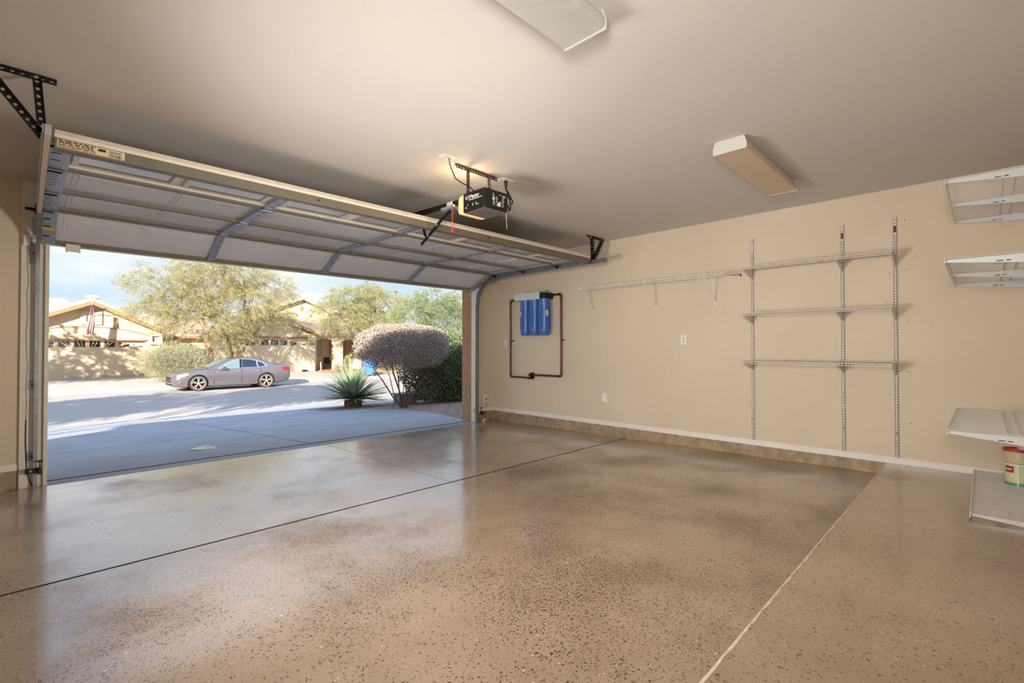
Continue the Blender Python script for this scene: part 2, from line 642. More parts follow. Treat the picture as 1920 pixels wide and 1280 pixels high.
def mesh_np(name, V, F, m, parent=None):
    """fast mesh from arrays of quads"""
    off = ORG.get(parent.name, Vector((0, 0, 0))) if parent else Vector((0, 0, 0))
    V = np.asarray(V, dtype=np.float32) - np.array(off, dtype=np.float32)
    F = np.asarray(F, dtype=np.int32)
    me = bpy.data.meshes.new(name)
    me.vertices.add(len(V))
    me.vertices.foreach_set('co', V.ravel())
    k = F.shape[1]
    me.loops.add(F.size)
    me.loops.foreach_set('vertex_index', F.ravel())
    me.polygons.add(len(F))
    me.polygons.foreach_set('loop_start', np.arange(0, F.size, k, dtype=np.int32))
    me.polygons.foreach_set('loop_total', np.full(len(F), k, dtype=np.int32))
    me.update(calc_edges=True)
    me.validate()
    me.materials.append(m)
    o = bpy.data.objects.new(name, me)
    COL.objects.link(o)
    if parent:
        o.parent = parent
        ORG[o.name] = off
    return o


def leaf_quads(P, D, length, width, rng):
    """diamond leaves rooted at P pointing along D"""
    n = len(P)
    D = D / (np.linalg.norm(D, axis=1, keepdims=True) + 1e-9)
    R = rng.normal(size=(n, 3))
    S = np.cross(D, R)
    S /= (np.linalg.norm(S, axis=1, keepdims=True) + 1e-9)
    l = (length * rng.uniform(0.6, 1.3, n))[:, None]
    w = (width * rng.uniform(0.7, 1.2, n))[:, None]
    V = np.stack([P, P + D * l * 0.45 + S * w, P + D * l, P + D * l * 0.45 - S * w], axis=1).reshape(-1, 3)
    F = np.arange(4 * n).reshape(-1, 4)
    return V, F


# ------------------------------------------------------------------ room shell
b = MB()
JX, JY = 2.645, 3.348
g = 0.004


def slab(b_, x0, x1, y0, y1):
    b_.hexa([(x0, y0, -0.35), (x1, y0, -0.35), (x1, y1, -0.35), (x0, y1, -0.35),
             (x0, y0, fz(y0)), (x1, y0, fz(y0)), (x1, y1, fz(y1)), (x0, y1, fz(y1))])


slab(b, XL, JX - g, STEP, JY - g)
slab(b, JX + g, W, STEP, JY - g)
slab(b, XL, JX - g, JY + g, 5.83)
slab(b, JX + g, W, JY + g, 5.83)
b.bx(XL, W, YB, STEP, -0.35, 0)
floor = struct(b.build('floor', MT['floor']), 'tan speckled flake-coated garage floor with joints', 'floor')
b = MB()
b.hexa([(XL, JY - 0.0095, -0.3), (W, JY - 0.0095, -0.3), (W, JY + 0.0095, -0.3), (XL, JY + 0.0095, -0.3),
        (XL, JY - 0.0095, fz(JY) + 0.0006), (W, JY - 0.0095, fz(JY) + 0.0006), (W, JY + 0.0095, fz(JY) + 0.0006), (XL, JY + 0.0095, fz(JY) + 0.0006)])
b.build('joint_strip', MT['joint_dark'], floor)
b = MB()
b.hexa([(JX - g, STEP, -0.3), (JX + g, STEP, -0.3), (JX + g, 5.83, -0.3), (JX - g, 5.83, -0.3),
        (JX - g, STEP, fz(STEP) - 0.003), (JX + g, STEP, fz(STEP) - 0.003), (JX + g, 5.83, fz(5.83) - 0.003), (JX - g, 5.83, fz(5.83) - 0.003)])
b.build('joint_strip', MT['joint_tan'], floor)
b = MB()   # chipped pale nosing along the step
n = 150
pts = []
rr = random.Random(3)
for i in range(n + 1):
    x = XL + (W - XL) * i / n
    pts.append((x, STEP - 0.0075 - rr.uniform(-0.003, 0.0035)))
vs, fs = [], []
for x, y in pts:
    vs += [(x, y, 0.0008), (x, STEP + 0.001, 0.0008), (x, STEP + 0.001, -0.012)]
for i in range(n):
    a = i * 3
    fs += [(a, a + 1, a + 4, a + 3), (a + 1, a + 2, a + 5, a + 4)]
b.add(vs, fs)
b.build('worn_edge', MT['worn'], floor)

OX0, OX1 = 0.145, 5.16      # door opening
OZ = 2.03
T0, T1 = YF, 6.02            # inner framing depth
b = MB()
b.bx(XL - 0.15, OX0, T0, T1, -0.3, ZC)
b.bx(OX1, W + 0.15, T0, T1, -0.3, ZC)
b.bx(OX0, OX1, T0, T1, OZ, ZC)
struct(b.build('wall_front', MT['wall']), 'tan painted front wall around the garage door opening', 'wall')
b = MB()
b.bx(W, W + 0.15, YB - 0.15, YF, 0, ZC)
struct(b.build('wall_right', MT['wall']), 'long tan painted right wall', 'wall')
wr = bpy.data.objects['wall_right']
for (u_, v_) in ((1697, 412), (1699, 506), (1701, 602), (1704, 697), (1708, 793), (1449, 530), (1668, 512)):
    hp = at(u_, v_, 0, W)
    b = MB()
    b.lathe((W - 0.0001, hp.y, hp.z), [(0.0045, 0), (0.004, 0.002)], 8, (-1, 0, 0))
    b.build('screw_hole', MT['hole'], wr)
b = MB()
b.bx(XL - 0.15, XL, YB - 0.15, YF, 0, ZC)
struct(b.build('wall_left', MT['wall']), 'tan painted left wall outside the photo', 'wall')
b = MB()
b.bx(XL, W, YB - 0.15, YB, 0, ZC)
struct(b.build('wall_back', MT['wall']), 'tan painted back wall behind the camera', 'wall')
b = MB()
b.bx(XL - 0.15, W + 0.15, YB - 0.15, T1, ZC, ZC + 0.12)
struct(b.build('ceiling', MT['ceiling']), 'off-white textured garage ceiling', 'ceiling')
# stem-wall curb: along the right wall and the front wall returns
b = MB()
b.bx(W - 0.004, W + 0.15, STEP, YF, -0.35, 0)
b.bx(OX1 + 0.02, W + 0.15, YF - 0.004, T1, -0.35, 0)
b.bx(XL - 0.15, -0.02, YF - 0.004, T1, -0.35, 0)
b.bx(XL - 0.15, XL + 0.004, STEP, YF, -0.35, 0)
struct(b.build('trim_1', MT['curb']), 'tan coated concrete curb under the baseboard', 'curb')


def baseboard(name, p0, p1, nrm, label):
    b_ = MB()
    p0, p1, nrm = Vector(p0), Vector(p1), Vector(nrm)
    prof = [(0, 0.0), (0.012, 0.0), (0.012, 0.042), (0.007, 0.050), (0.005, 0.056), (0, 0.057)]
    poly = [p0 + nrm * d + Vector((0, 0, z)) for d, z in prof]
    b_.prism(poly, p1 - p0)
    return struct(b_.build(name, MT['trim']), label, 'baseboard')


baseboard('baseboard_right', (W, STEP - 0.9, 0.001), (W, YF, 0.001), (-1, 0, 0), 'white baseboard along the long right wall')
baseboard('baseboard_front', (OX1 - 0.08, YF, 0.001), (W - 0.012, YF, 0.001), (0, -1, 0), 'short white baseboard in the far corner by the door track')
baseboard('baseboard_left', (XL, YF, 0.001), (-0.035, YF, 0.001), (0, -1, 0), 'short white baseboard left of the door jamb board')
# jambs
b = MB()
b.bx(-0.03, 0.095, YF - 0.035, YF, fz(YF) - 0.01, ZC)
struct(b.build('trim_2', MT['jamb'], bevel=0.003), 'tall cream jamb board left of the garage door', 'door jamb')
b = MB()
b.bx(0.118, OX0 + 0.001, YF - 0.03, T1, -0.17, OZ)
struct(b.build('trim_3', MT['jamb'], bevel=0.003), 'weathered jamb edge beside the left door track', 'door jamb')
b = MB()
b.bx(OX1 - 0.001, OX1 + 0.035, YF - 0.03, T1, -0.17, OZ)
struct(b.build('trim_4', MT['jamb'], bevel=0.003), 'cream jamb beside the right door track', 'door jamb')

# ------------------------------------------------------------------ garage door, open overhead
SX = [0.13, 1.375, 2.60, 3.82, 5.02]          # stile centres
DX0, DX1 = 0.10, 5.06
ZI = 2.18                                       # inner (lower) face when open
HY = [3.585, 4.165, 4.80, 5.42]                # top edge and hinge lines
BY, BZ = 5.87, 1.962                            # bottom edge
door = thing('sectional_garage_door', 'wide white sectional garage door rolled open under the ceiling', 'garage door', (2.58, 4.7, ZI))


def secframe(i):
    """origin, direction down the section (towards bottom), outward normal, length"""
    if i < 3:
        o = Vector((0, HY[i], ZI))
        e = Vector((0, HY[i + 1], ZI))
    else:
        o = Vector((0, HY[3], ZI))
        e = Vector((0, BY, BZ))
    d = e - o
    Lg = d.length
    d.normalize()
    nrm = Vector((0, -d.z, d.y))
    return o, d, nrm, Lg


def secbox(b_, i, x0, x1, s0, s1, h0, h1, mi=0):
    """box in section coordinates: s along the section, h outward (up) from the inner face"""
    o, d, n_, Lg = secframe(i)

    def P(x, s, h):
        return Vector((x, 0, 0)) + o + d * s + n_ * h
    b_.hexa([P(x0, s0, h0), P(x1, s0, h0), P(x1, s1, h0), P(x0, s1, h0), P(x0, s0, h1), P(x1, s0, h1), P(x1, s1, h1), P(x0, s1, h1)], mi)


bays = [(SX[k] + 0.04, SX[k + 1] - 0.04) for k in range(4)]
win_x = []
for (x0, x1) in bays:
    mid = (x0 + x1) / 2
    win_x += [(x0 + 0.05, mid - 0.05), (mid + 0.05, x1 - 0.05)]
WS0, WS1 = 0.115, 0.455
for i in range(4):
    o, d, n_, Lg = secframe(i)
    b = MB()
    if i == 0:      # windows cut out of the top section
        secbox(b, i, DX0, DX1, 0.0, WS0, 0.028, 0.045)
        secbox(b, i, DX0, DX1, WS1, Lg - 0.003, 0.028, 0.045)
        xs = [DX0] + [q for w_ in win_x for q in w_] + [DX1]
        for k in range(0, len(xs), 2):
            secbox(b, i, xs[k], xs[k + 1], WS0, WS1, 0.028, 0.045)
    else:
        secbox(b, i, DX0, DX1, 0.003, Lg - 0.003, 0.028, 0.045)
        for (x0, x1) in bays:      # pressed panels, two per bay
            mid = (x0 + x1) / 2
            for (a, c) in ((x0 + 0.05, mid - 0.05), (mid + 0.05, x1 - 0.05)):
                s0, s1 = 0.12, Lg - 0.12
                for q in range(2):
                    e = 0.028 * q
                    secbox(b, i, a + e, c - e, s0 + e, s1 - e, 0.028 - 0.003 * (q + 1), 0.0285 - 0.003 * q)
    b.build('section_panel', MT['white_skin'], door)
    # top and bottom rails of each section
    b = MB()
    secbox(b, i, DX0, DX1, 0.004, 0.036, 0.0, 0.03)
    secbox(b, i, DX0, DX1, Lg - 0.036, Lg - 0.004, 0.0, 0.03)
    b.build('section_rail', MT['rail_grey'], door, bevel=0.003)
    # white lip beside the rails
    b = MB()
    if i:
        secbox(b, i, DX0, DX1, 0.036, 0.046, 0.008, 0.029)
    else:
        secbox(b, i, DX0, DX1, Lg - 0.05, Lg - 0.036, 0.010, 0.029)
    b.build('rail_lip', MT['frame_white'], door)
    # centre stiles
    for k in (1, 2, 3):
        b = MB()
        secbox(b, i, SX[k] - 0.032, SX[k] + 0.032, 0.036, Lg - 0.036, -0.004, 0.028)
        for s in (0.10, 0.22, Lg - 0.22, Lg - 0.10):
            o_, d_, nn, _ = secframe(i)
            c = Vector((SX[k] + 0.012, 0, 0)) + o_ + d_ * s
            b.lathe(c - nn * 0.0055, [(0.006, 0), (0.006, 0.002)], 8, nn, mi=1)
        st = b.build('centre_stile', [MT['galv'], MT['black_metal']], door)
    # end stiles with punched slots
    for k, x in ((0, DX0 + 0.035), (4, DX1 - 0.035)):
        b = MB()
        secbox(b, i, x - 0.045, x + 0.045, 0.012, Lg - 0.012, -0.006, 0.02)
        for s in ((0.13, 0.19, 0.25, 0.33, 0.40) if i in (1, 2) else (0.12, 0.22, 0.36)):
            rw = 0.011 if i in (0, 3) else 0.006
            secbox(b, i, x - 0.038, x + 0.004, s, s + rw * 1.6, -0.0068, -0.0055, 1)
        st = b.build('end_stile', [MT['galv'], MT['hole']], door)
    # hinges at the lower edge of the section
    if i < 3:
        for k in range(5):
            b = MB()
            x = SX[k]
            o_, d_, nn, _ = secframe(i)
            secbox(b, i, x - 0.035, x + 0.035, Lg - 0.05, Lg + 0.0, -0.010, -0.004)
            secbox(b, i, x - 0.03, x + 0.03, Lg, Lg + 0.05, -0.012, -0.006)
            c = o_ + d_ * Lg - nn * 0.012
            b.tube([Vector((x - 0.04, 0, 0)) + c, Vector((x + 0.04, 0, 0)) + c], 0.008, 8)
            b.build('hinge', MT['galv_dark'], door)
# yellow paint daub on the lowest left end stile
b = MB()
secbox(b, 3, DX0 - 0.008, DX0 + 0.075, 0.25, 0.285, -0.0085, -0.0065)
b.build('paint_mark', MT['yellow'], door)['label'] = 'yellow paint mark'
# windows of the top section
for (x0, x1) in win_x:
    b = MB()
    f_ = 0.028
    secbox(b, 0, x0 - f_, x1 + f_, WS0 - f_, WS0 + 0.006, 0.012, 0.05)
    secbox(b, 0, x0 - f_, x1 + f_, WS1 - 0.006, WS1 + f_, 0.012, 0.05)
    secbox(b, 0, x0 - f_, x0 + 0.006, WS0, WS1, 0.012, 0.05)
    secbox(b, 0, x1 - 0.006, x1 + f_, WS0, WS1, 0.012, 0.05)
    wf = b.build('window_frame', MT['frame_white'], door, bevel=0.003)
    b = MB()
    secbox(b, 0, x0 + 0.006, x1 - 0.006, WS1 - 0.04, WS1 - 0.006, 0.013, 0.03)
    secbox(b, 0, x1 - 0.018, x1 - 0.006, WS0 + 0.008, WS1 - 0.04, 0.013, 0.03)
    b.build('inner_bead', MT['gold_frame'], wf)
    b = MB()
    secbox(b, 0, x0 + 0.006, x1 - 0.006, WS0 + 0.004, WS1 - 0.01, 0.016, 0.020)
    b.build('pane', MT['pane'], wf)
# top edge strut (a deep U bar along the trailing edge)
b = MB()
y0 = HY[0]
b.bx(DX0, DX1, y0 - 0.006, y0 + 0.002, 2.136, 2.192)
b.bx(DX0, DX1, y0 - 0.006, y0 + 0.060, 2.132, 2.138)
b.bx(DX0, DX1, y0 + 0.054, y0 + 0.060, 2.136, ZI)
b.build('strut', MT['strut'], door, bevel=0.002)
b = MB()
b.bx(DX0, DX1, y0 - 0.010, y0 + 0.02, 2.192, 2.212)
b.build('edge_lip', MT['frame_white'], door, bevel=0.002)
b = MB()
b.bx(DX0, DX1, y0 - 0.006, y0 + 0.02, 2.212, 2.236)
b.build('top_edge', MT['beige_metal'], door, bevel=0.004)
for x in (1.55, 2.9, 3.3, 4.1):
    b = MB()
    b.lathe((x, y0 - 0.006, 2.165), [(0.007, 0), (0.007, 0.003)], 8, (0, -1, 0))
    b.build('strut_bolt', MT['black_metal'], door)
# sticker on the strut with small print and a bar code
b = MB()
b.bx(DX0 + 0.012, DX0 + 0.30, y0 - 0.0085, y0 - 0.006, 2.142, 2.188)
stk = b.build('sticker', MT['label_tan'], door)
stk['label'] = 'tan maker label with bar code'
b = MB()
rs = random.Random(11)
for row, (z0, z1) in enumerate(((2.179, 2.185), (2.169, 2.175), (2.161, 2.165), (2.153, 2.157), (2.145, 2.149))):
    x = DX0 + 0.018
    while x < DX0 + 0.165:
        w_ = rs.uniform(0.008, 0.03)
        b.bx(x, min(x + w_, DX0 + 0.17), y0 - 0.0095, y0 - 0.0084, z0, z1, 1 if row == 4 else 0)
        x += w_ + rs.uniform(0.003, 0.009)
b.bx(DX0 + 0.182, DX0 + 0.215, y0 - 0.0095, y0 - 0.0084, 2.166, 2.180)
for q in range(14):
    w_ = rs.choice((0.001, 0.002, 0.003))
    b.bx(DX0 + 0.228 + q * 0.0042, DX0 + 0.228 + q * 0.0042 + w_, y0 - 0.0095, y0 - 0.0084, 2.145, 2.162)
for q in range(2):
    b.bx(DX0 + 0.228, DX0 + 0.285, y0 - 0.0095, y0 - 0.0084, 2.168 + q * 0.008, 2.171 + q * 0.008)
b.build('small_print', [MT['ink'], MT['ink_red']], stk)
# yellow warning tag on the third bay
b = MB()
secbox(b, 1, 2.68, 2.83, 0.05, 0.10, 0.020, 0.0225)
b.build('warning_tag', MT['yellow'], door)['label'] = 'small yellow warning tag'
# bottom weather seal and white step plate
b = MB()
o_, d_, nn, Lg = secframe(3)
secbox(b, 3, DX0, DX1, Lg - 0.004, Lg + 0.018, -0.002, 0.045)
b.build('bottom_seal', MT['beige_metal'], door)
b = MB()
secbox(b, 3, DX0, DX1, Lg + 0.018, Lg + 0.026, 0.004, 0.04)
b.build('seal_rubber', MT['rubber'], door)
b = MB()
p = Vector((0.245, 0, 0)) + o_ + d_ * (Lg - 0.02)
b.bx(0.245, 0.345, p.y - 0.035, p.y - 0.02, p.z - 0.062, p.z + 0.005)
b.bx(0.25, 0.26, p.y - 0.035, p.y + 0.01, p.z - 0.066, p.z - 0.056)
b.bx(0.335, 0.345, p.y - 0.035, p.y + 0.01, p.z - 0.066, p.z - 0.056)
b.build('lift_handle', MT['frame_white'], door, bevel=0.004)['label'] = 'cream lift handle plate'
# rollers: dark wheels reaching into the tracks
for side, x0, x1 in ((0, DX0 - 0.005, 0.068), (1, DX1 + 0.005, 5.105)):
    for y in (3.63, 4.16, 4.80, 5.41):
        b = MB()
        b.tube([(x0 + (0.06 if side == 0 else -0.06), y, 2.155), (x1, y, 2.155)], 0.006, 6)
        b.lathe((x1, y, 2.155), [(0.008, -0.008), (0.021, -0.006), (0.021, 0.006), (0.008, 0.008)], 14, (1, 0, 0))
        b.build('roller', MT['black_metal'], door)


# ------------------------------------------------------------------ tracks and hangers
def track_path(x):
    pts = [Vector((x, 3.36, 2.152)), Vector((x, 4.5, 2.152)), Vector((x, 5.36, 2.150))]
    for k in range(1, 9):
        a = PI / 2 * k / 8
        pts.append(Vector((x, 5.36 + 0.46 * math.sin(a), 2.150 - 0.46 * (1 - math.cos(a)))))
    pts.append(Vector((x, 5.822, 1.0)))
    pts.append(Vector((x, 5.822, fz(5.82) + 0.002)))
    return pts


def channel(b_, pts, inner, hw=0.026, depth=0.026, t=0.0025):
    """C-channel swept along pts, open toward +inner x"""
    prof = [(depth, hw), (0, hw), (0, -hw), (depth, -hw), (depth, -hw + t), (t, -hw + t), (t, hw - t), (depth, hw - t)]
    rings = []
    for i, p in enumerate(pts):
        a = (pts[i] - pts[i - 1]) if i else (pts[1] - pts[0])
        c = (pts[i + 1] - pts[i]) if i < len(pts) - 1 else a
        d = (a.normalized() + c.normalized()).normalized()
        nrm = Vector((1, 0, 0)).cross(d)
        rings.append([p + Vector((inner * q, 0, 0)) + nrm * h for q, h in prof])
    n_ = len(prof)
    vs = [q for r_ in rings for q in r_]
    fs = []
    for i in range(len(rings) - 1):
        for k in range(n_):
            a, c = i * n_ + k, i * n_ + (k + 1) % n_
            fs.append((a, c, c + n_, a + n_))
    fs.append(tuple(range(n_)))
    fs.append(tuple(range((len(rings) - 1) * n_, len(rings) * n_)))
    b_.add(vs, fs)


for name, x, inner, lab, mh in (('left', 0.058, 1, 'bent steel door track on the left jamb, pale beige overhead', 'beige_metal'),
                                ('right', 5.125, -1, 'bent grey steel door track by the right corner', 'galv_dark')):
    tr = thing('door_track', lab, 'track', (x, 5.82, fz(5.82)), 'garage door tracks')
    pts = track_path(x)
    b = MB()
    channel(b, pts[:3], inner)
    b.build('horizontal_track', MT[mh], tr, smooth=True)
    b = MB()
    channel(b, pts[2:11], inner)
    b.build('curved_track', MT['galv_dark'], tr, smooth=True)
    b = MB()
    channel(b, pts[10:], inner)
    b.build('vertical_track', MT['galv_dark'], tr, smooth=True)
    # reinforcing angle outside the horizontal run
    b = MB()
    xo = x - inner * 0.003
    b.bx(min(xo, xo - inner * 0.003), max(xo, xo - inner * 0.003), 3.36, 5.3, 2.130, 2.178)
    b.build('track_angle', MT[mh], tr)
    # end cap
    b = MB()
    b.bx(min(x, x + inner * 0.027), max(x, x + inner * 0.027), 3.357, 3.361, 2.127, 2.177)
    b.build('track_end', MT['galv'], tr, bevel=0.002)
    # flag brackets to the jamb
    for z0, h_ in ((1.78, 0.18), (0.69, 0.075), (0.075, 0.08)):
        b = MB()
        xa, xb = (0.02, 0.072) if name == 'left' else (5.122, 5.15)
        b.bx(xa, xb, YF - 0.040, YF - 0.0352, z0, z0 + h_)
        b.bx(xb - 0.004 if name == 'left' else xa, xb if name == 'left' else xa + 0.004, YF - 0.075, YF - 0.036, z0, z0 + h_)
        fb = b.build('jamb_bracket', MT['galv_dark'], tr, bevel=0.002)
        b = MB()
        b.lathe(((xa + xb) / 2, YF - 0.041, z0 + h_ * 0.5), [(0.008, 0), (0.008, 0.004)], 8, (0, -1, 0))
        b.build('lag_bolt', MT['black_metal'], fb)
    if name == 'left':      # flag plate under the shaft bracket
        b = MB()
        b.bx(0.035, 0.072, YF - 0.041, YF - 0.0352, 1.99, 2.17)
        b.build('flag_plate', MT['galv'], tr, bevel=0.002)

# torsion shaft over the opening: its end and bearing show left of the track
ts = thing('torsion_shaft', 'dark torsion shaft end and bearing bracket beside the left track', 'door hardware', (2.6, 5.84, 2.25))
b = MB()
b.tube([(-0.01, 5.84, 2.245), (5.17, 5.84, 2.245)], 0.0125, 10)
b.build('shaft', MT['black_metal'], ts, smooth=True)
for xa, xb in ((0.050, 0.056), (5.163, 5.169)):
    b = MB()
    b.bx(xa, xb, 5.80, YF - 0.036, 2.21, 2.29)
    b.build('end_bearing', MT['black_metal'], ts)
for xa in (2.0, 2.75):
    b = MB()
    b.lathe((xa, 5.84, 2.245), [(0.028, 0), (0.028, 0.5)], 16, (1, 0, 0))
    b.build('spring', MT['black_metal'], ts)


def hanger(lab, ceil_a, ceil_b, legs, foot, mname='black_metal'):
    """perforated angle: bar on the ceiling plus struts down to the track end"""
    h_ = thing('track_hanger', lab, 'hanger bracket', foot, 'perforated track hangers')
    b_ = MB()
    a, c = Vector(ceil_a), Vector(ceil_b)
    d = (c - a).normalized()
    b_.perf(a + Vector((0, 0, -0.017)), c + Vector((0, 0, -0.017)), (0, 0, 1), 0.034)
    off = Vector((0, 0.017, 0)) if abs(d.x) > abs(d.y) else Vector((0.017, 0, 0))
    b_.perf(a + off + Vector((0, 0, -0.002)), c + off + Vector((0, 0, -0.002)), off, 0.034)
    b_.build('ceiling_bar', MT[mname], h_)
    for top in legs:
        b_ = MB()
        t_, f_ = Vector(top), Vector(foot)
        d = (f_ - t_).normalized()
        s = Vector((1, 0, 0)) if abs(d.x) < 0.9 else Vector((0, 0, 1))
        s = (s - d * s.dot(d)).normalized()
        k = d.cross(s)
        b_.perf(t_, f_, s, 0.034)
        b_.perf(t_ + s * 0.017 + k * 0.017, f_ + s * 0.017 + k * 0.017, k, 0.034)
        b_.build('hanger_leg', MT[mname], h_)
    for p in list(legs) + [foot]:
        b_ = MB()
        b_.lathe(Vector(p) + Vector((0, -0.003, 0)), [(0.009, 0), (0.009, 0.006)], 6, (0, -1, 0))
        b_.build('bolt', MT['galv'], h_)
    return h_


hanger('black perforated angle hanger at upper left holding the left track end', (-0.30, 3.555, ZC), (0.108, 3.555, ZC),
       [(-0.17, 3.552, ZC - 0.02), (0.030, 3.552, ZC - 0.02)], (0.055, 3.552, 2.165))
hanger('black perforated angle hanger on the ceiling above the right track end', (5.03, 3.60, ZC), (5.40, 3.60, ZC),
       [(5.10, 3.597, ZC - 0.02), (5.34, 3.597, ZC - 0.02)], (5.118, 3.597, 2.175))

# ------------------------------------------------------------------ opener
op = thing('garage_door_opener', 'black ceiling-hung garage door opener with lit amber lamp lens', 'door opener', (2.565, 2.82, 2.12))
x0, x1, y0, y1, z0, z1 = 2.44, 2.69, 2.695, 2.95, 2.122, 2.275
b = MB()
b.hexa([(x0, y0, z0 + 0.004), (x1, y0, z0 + 0.004), (x1, y1, z0), (x0, y1, z0), (x0, y0, z1), (x1, y0, z1), (x1, y1, z1), (x0, y1, z1)])
hs = b.build('housing', MT['black'], op, bevel=0.008)
b = MB()
b.bx(x0 + 0.012, x1 - 0.012, y0 + 0.012, y1 - 0.01, z0 - 0.004, z0 + 0.004)
b.build('base_plate', mat('opener_base_grey', srgb(110, 100, 92), 0.5, 0.2), op, bevel=0.003)
b = MB()   # rounded lamp lens on the door side
prof = [(y1, 0.0), (y1 + 0.035, 0.003), (y1 + 0.065, 0.015), (y1 + 0.09, 0.045), (y1 + 0.098, 0.08)]
rings = []
for yy, ins in prof:
    rings.append([(x0 + 0.004 + ins * 0.5, yy, z0 - 0.004 + ins * 0.55), (x1 - 0.004 - ins * 0.5, yy, z0 - 0.004 + ins * 0.55),
                  (x1 - 0.004 - ins * 0.5, yy, z1 - 0.004 - ins * 0.5), (x0 + 0.004 + ins * 0.5, yy, z1 - 0.004 - ins * 0.5)])
vs = [p for r_ in rings for p in r_]
fs = [(0, 1, 2, 3), tuple(range(len(vs) - 4, len(vs)))]
for i in range(len(rings) - 1):
    for k in range(4):
        a, c = i * 4 + k, i * 4 + (k + 1) % 4
        fs.append((a, c, c + 4, a + 4))
b.add(vs, fs)
b.build('lamp_lens', MT['lens'], op, bevel=0.012)['label'] = 'glowing amber lamp lens'
mt = frame(Vector((x0 - 0.0012, y1 - 0.03, z0 + 0.098)), (0, -1, 0.0), (0, 0, 1))
text('brand_lettering', 'LiftMaster', 0.040, mt, MT['print_white'], hs, bold=0.0008)
b = MB()
b.bx(x0 - 0.0018, x0 - 0.0004, y0 + 0.03, y1 - 0.075, z0 + 0.084, z0 + 0.090)
for (ya, za, w_, h_) in ((0.218, 0.034, 0.014, 0.006), (0.212, 0.028, 0.008, 0.006), (0.135, 0.052, 0.010, 0.007), (0.139, 0.044, 0.005, 0.010), (0.131, 0.036, 0.005, 0.007), (0.098, 0.055, 0.007, 0.007), (0.094, 0.045, 0.009, 0.009), (0.089, 0.036, 0.006, 0.007), (0.072, 0.038, 0.008, 0.006), (0.196, 0.05, 0.004, 0.014)):
    b.bx(x0 - 0.0018, x0 - 0.0004, y0 + ya - w_ / 2, y0 + ya + w_ / 2, z0 + za - h_ / 2, z0 + za + h_ / 2)
rs = random.Random(5)
for c in range(4):        # print blocks on the end plate
    xa = x0 + 0.085 + c * 0.034
    for r_ in range(9):
        if c == 2 and 3 < r_ < 7:
            continue
        if rs.random() < 0.8:
            zz = z0 + 0.035 + r_ * 0.0105
            b.bx(xa, xa + rs.uniform(0.012, 0.024), y0 - 0.0014, y0 - 0.0002, zz, zz + 0.0036)
b.bx(x0 + 0.082, x0 + 0.106, y0 - 0.0018, y0 - 0.0002, z0 + 0.075, z0 + 0.092)
b.lathe((x0 + 0.15, y0 - 0.0002, z0 + 0.045), [(0.016, 0), (0.016, 0.0014)], 12, (0, -1, 0))
b.build('printed_marks', MT['print_white'], hs)
b = MB()
b.bx(x1 - 0.045, x1 - 0.03, y0 - 0.003, y0, z0 + 0.11, z0 + 0.125)
b.build('orange_button', MT['orange'], hs)
b = MB()
b.beam((2.565, 3.00, 2.270), (2.565, 5.88, 2.372), 0.036, 0.036)
b.bx(2.54, 2.59, 3.02, 3.12, 2.25, 2.29)
b.build('rail', MT['black_metal'], op)
b = MB()
b.bx(2.535, 2.595, 3.19, 3.37, 2.242, 2.266)
b.build('trolley', MT['galv'], op, bevel=0.005)
b = MB()
b.bx(2.545, 2.585, 3.22, 3.30, 2.262, 2.30)
b.build('trolley_clip', MT['beige_metal'], op, bevel=0.003)
b = MB()
b.beam((2.57, 3.255, 2.245), (2.57, 3.50, 2.130), 0.006, 0.030, (0, 0.4, 0.9))
b.beam((2.575, 3.45, 2.153), (2.575, 3.72, 2.005), 0.006, 0.030, (0, 0.4, 0.9))
b.tube([(2.58, 3.60, 2.075), (2.58, 3.635, 2.065), (2.58, 3.66, 2.08), (2.58, 3.675, 2.11), (2.58, 3.69, 2.15)], 0.012, 8)
b.build('door_arm', MT['black_metal'], op)
for p in ((2.57, 3.255, 2.24), (2.572, 3.47, 2.143), (2.578, 3.61, 2.073)):
    b = MB()
    b.lathe(p, [(0.011, -0.012), (0.011, 0.004)], 8, (1, 0, 0))
    b.build('arm_bolt', MT['galv'], op)
b = MB()
b.tube([(2.56, 3.235, 2.245), (2.561, 3.237, 2.14), (2.559, 3.235, 2.075)], 0.0035, 6)
b.lathe((2.559, 3.235, 2.035), [(0.006, 0), (0.009, 0.004), (0.007, 0.036), (0.004, 0.045)], 10)
b.build('release_cord', MT['red_cord'], op)['label'] = 'red emergency release cord with handle'
b = MB()
c = Vector((2.60, 3.20, 2.24))
b.tube([c + Vector((0.018 * math.cos(a), 0.006 * math.cos(a), 0.018 * math.sin(a))) for a in [k * PI / 6 for k in range(12)]], 0.006, 6)
b.build('tag_ring', MT['orange'], op)
# hanging irons
b = MB()
b.perf((2.36, 2.935, ZC - 0.018), (2.80, 2.935, ZC - 0.018), (0, 0, 1), 0.03, 0.03, 0.008)
b.perf((2.36, 2.95, ZC - 0.003), (2.80, 2.95, ZC - 0.003), (0, 1, 0), 0.03, 0.03, 0.008)
b.build('hanging_bar', MT['bronze'], op)
for xa, xb in ((2.475, 2.475), (2.70, 2.715)):
    b = MB()
    b.perf((xa, 2.930, ZC - 0.02), (xb, 2.930, z1 - 0.01), (1, 0, 0), 0.03, 0.03, 0.008)
    b.perf((xa - 0.015, 2.915, ZC - 0.02), (xb - 0.015, 2.915, z1 - 0.01), (0, 1, 0), 0.03, 0.03, 0.008)
    b.build('hanging_strap', MT['bronze'], op)
b = MB()
b.tube([(2.50, 2.9, z1), (2.50, 2.9, z1 + 0.012), (2.56, 2.87, z1 + 0.018), (2.60, 2.85, z1 + 0.004)], 0.004, 6)
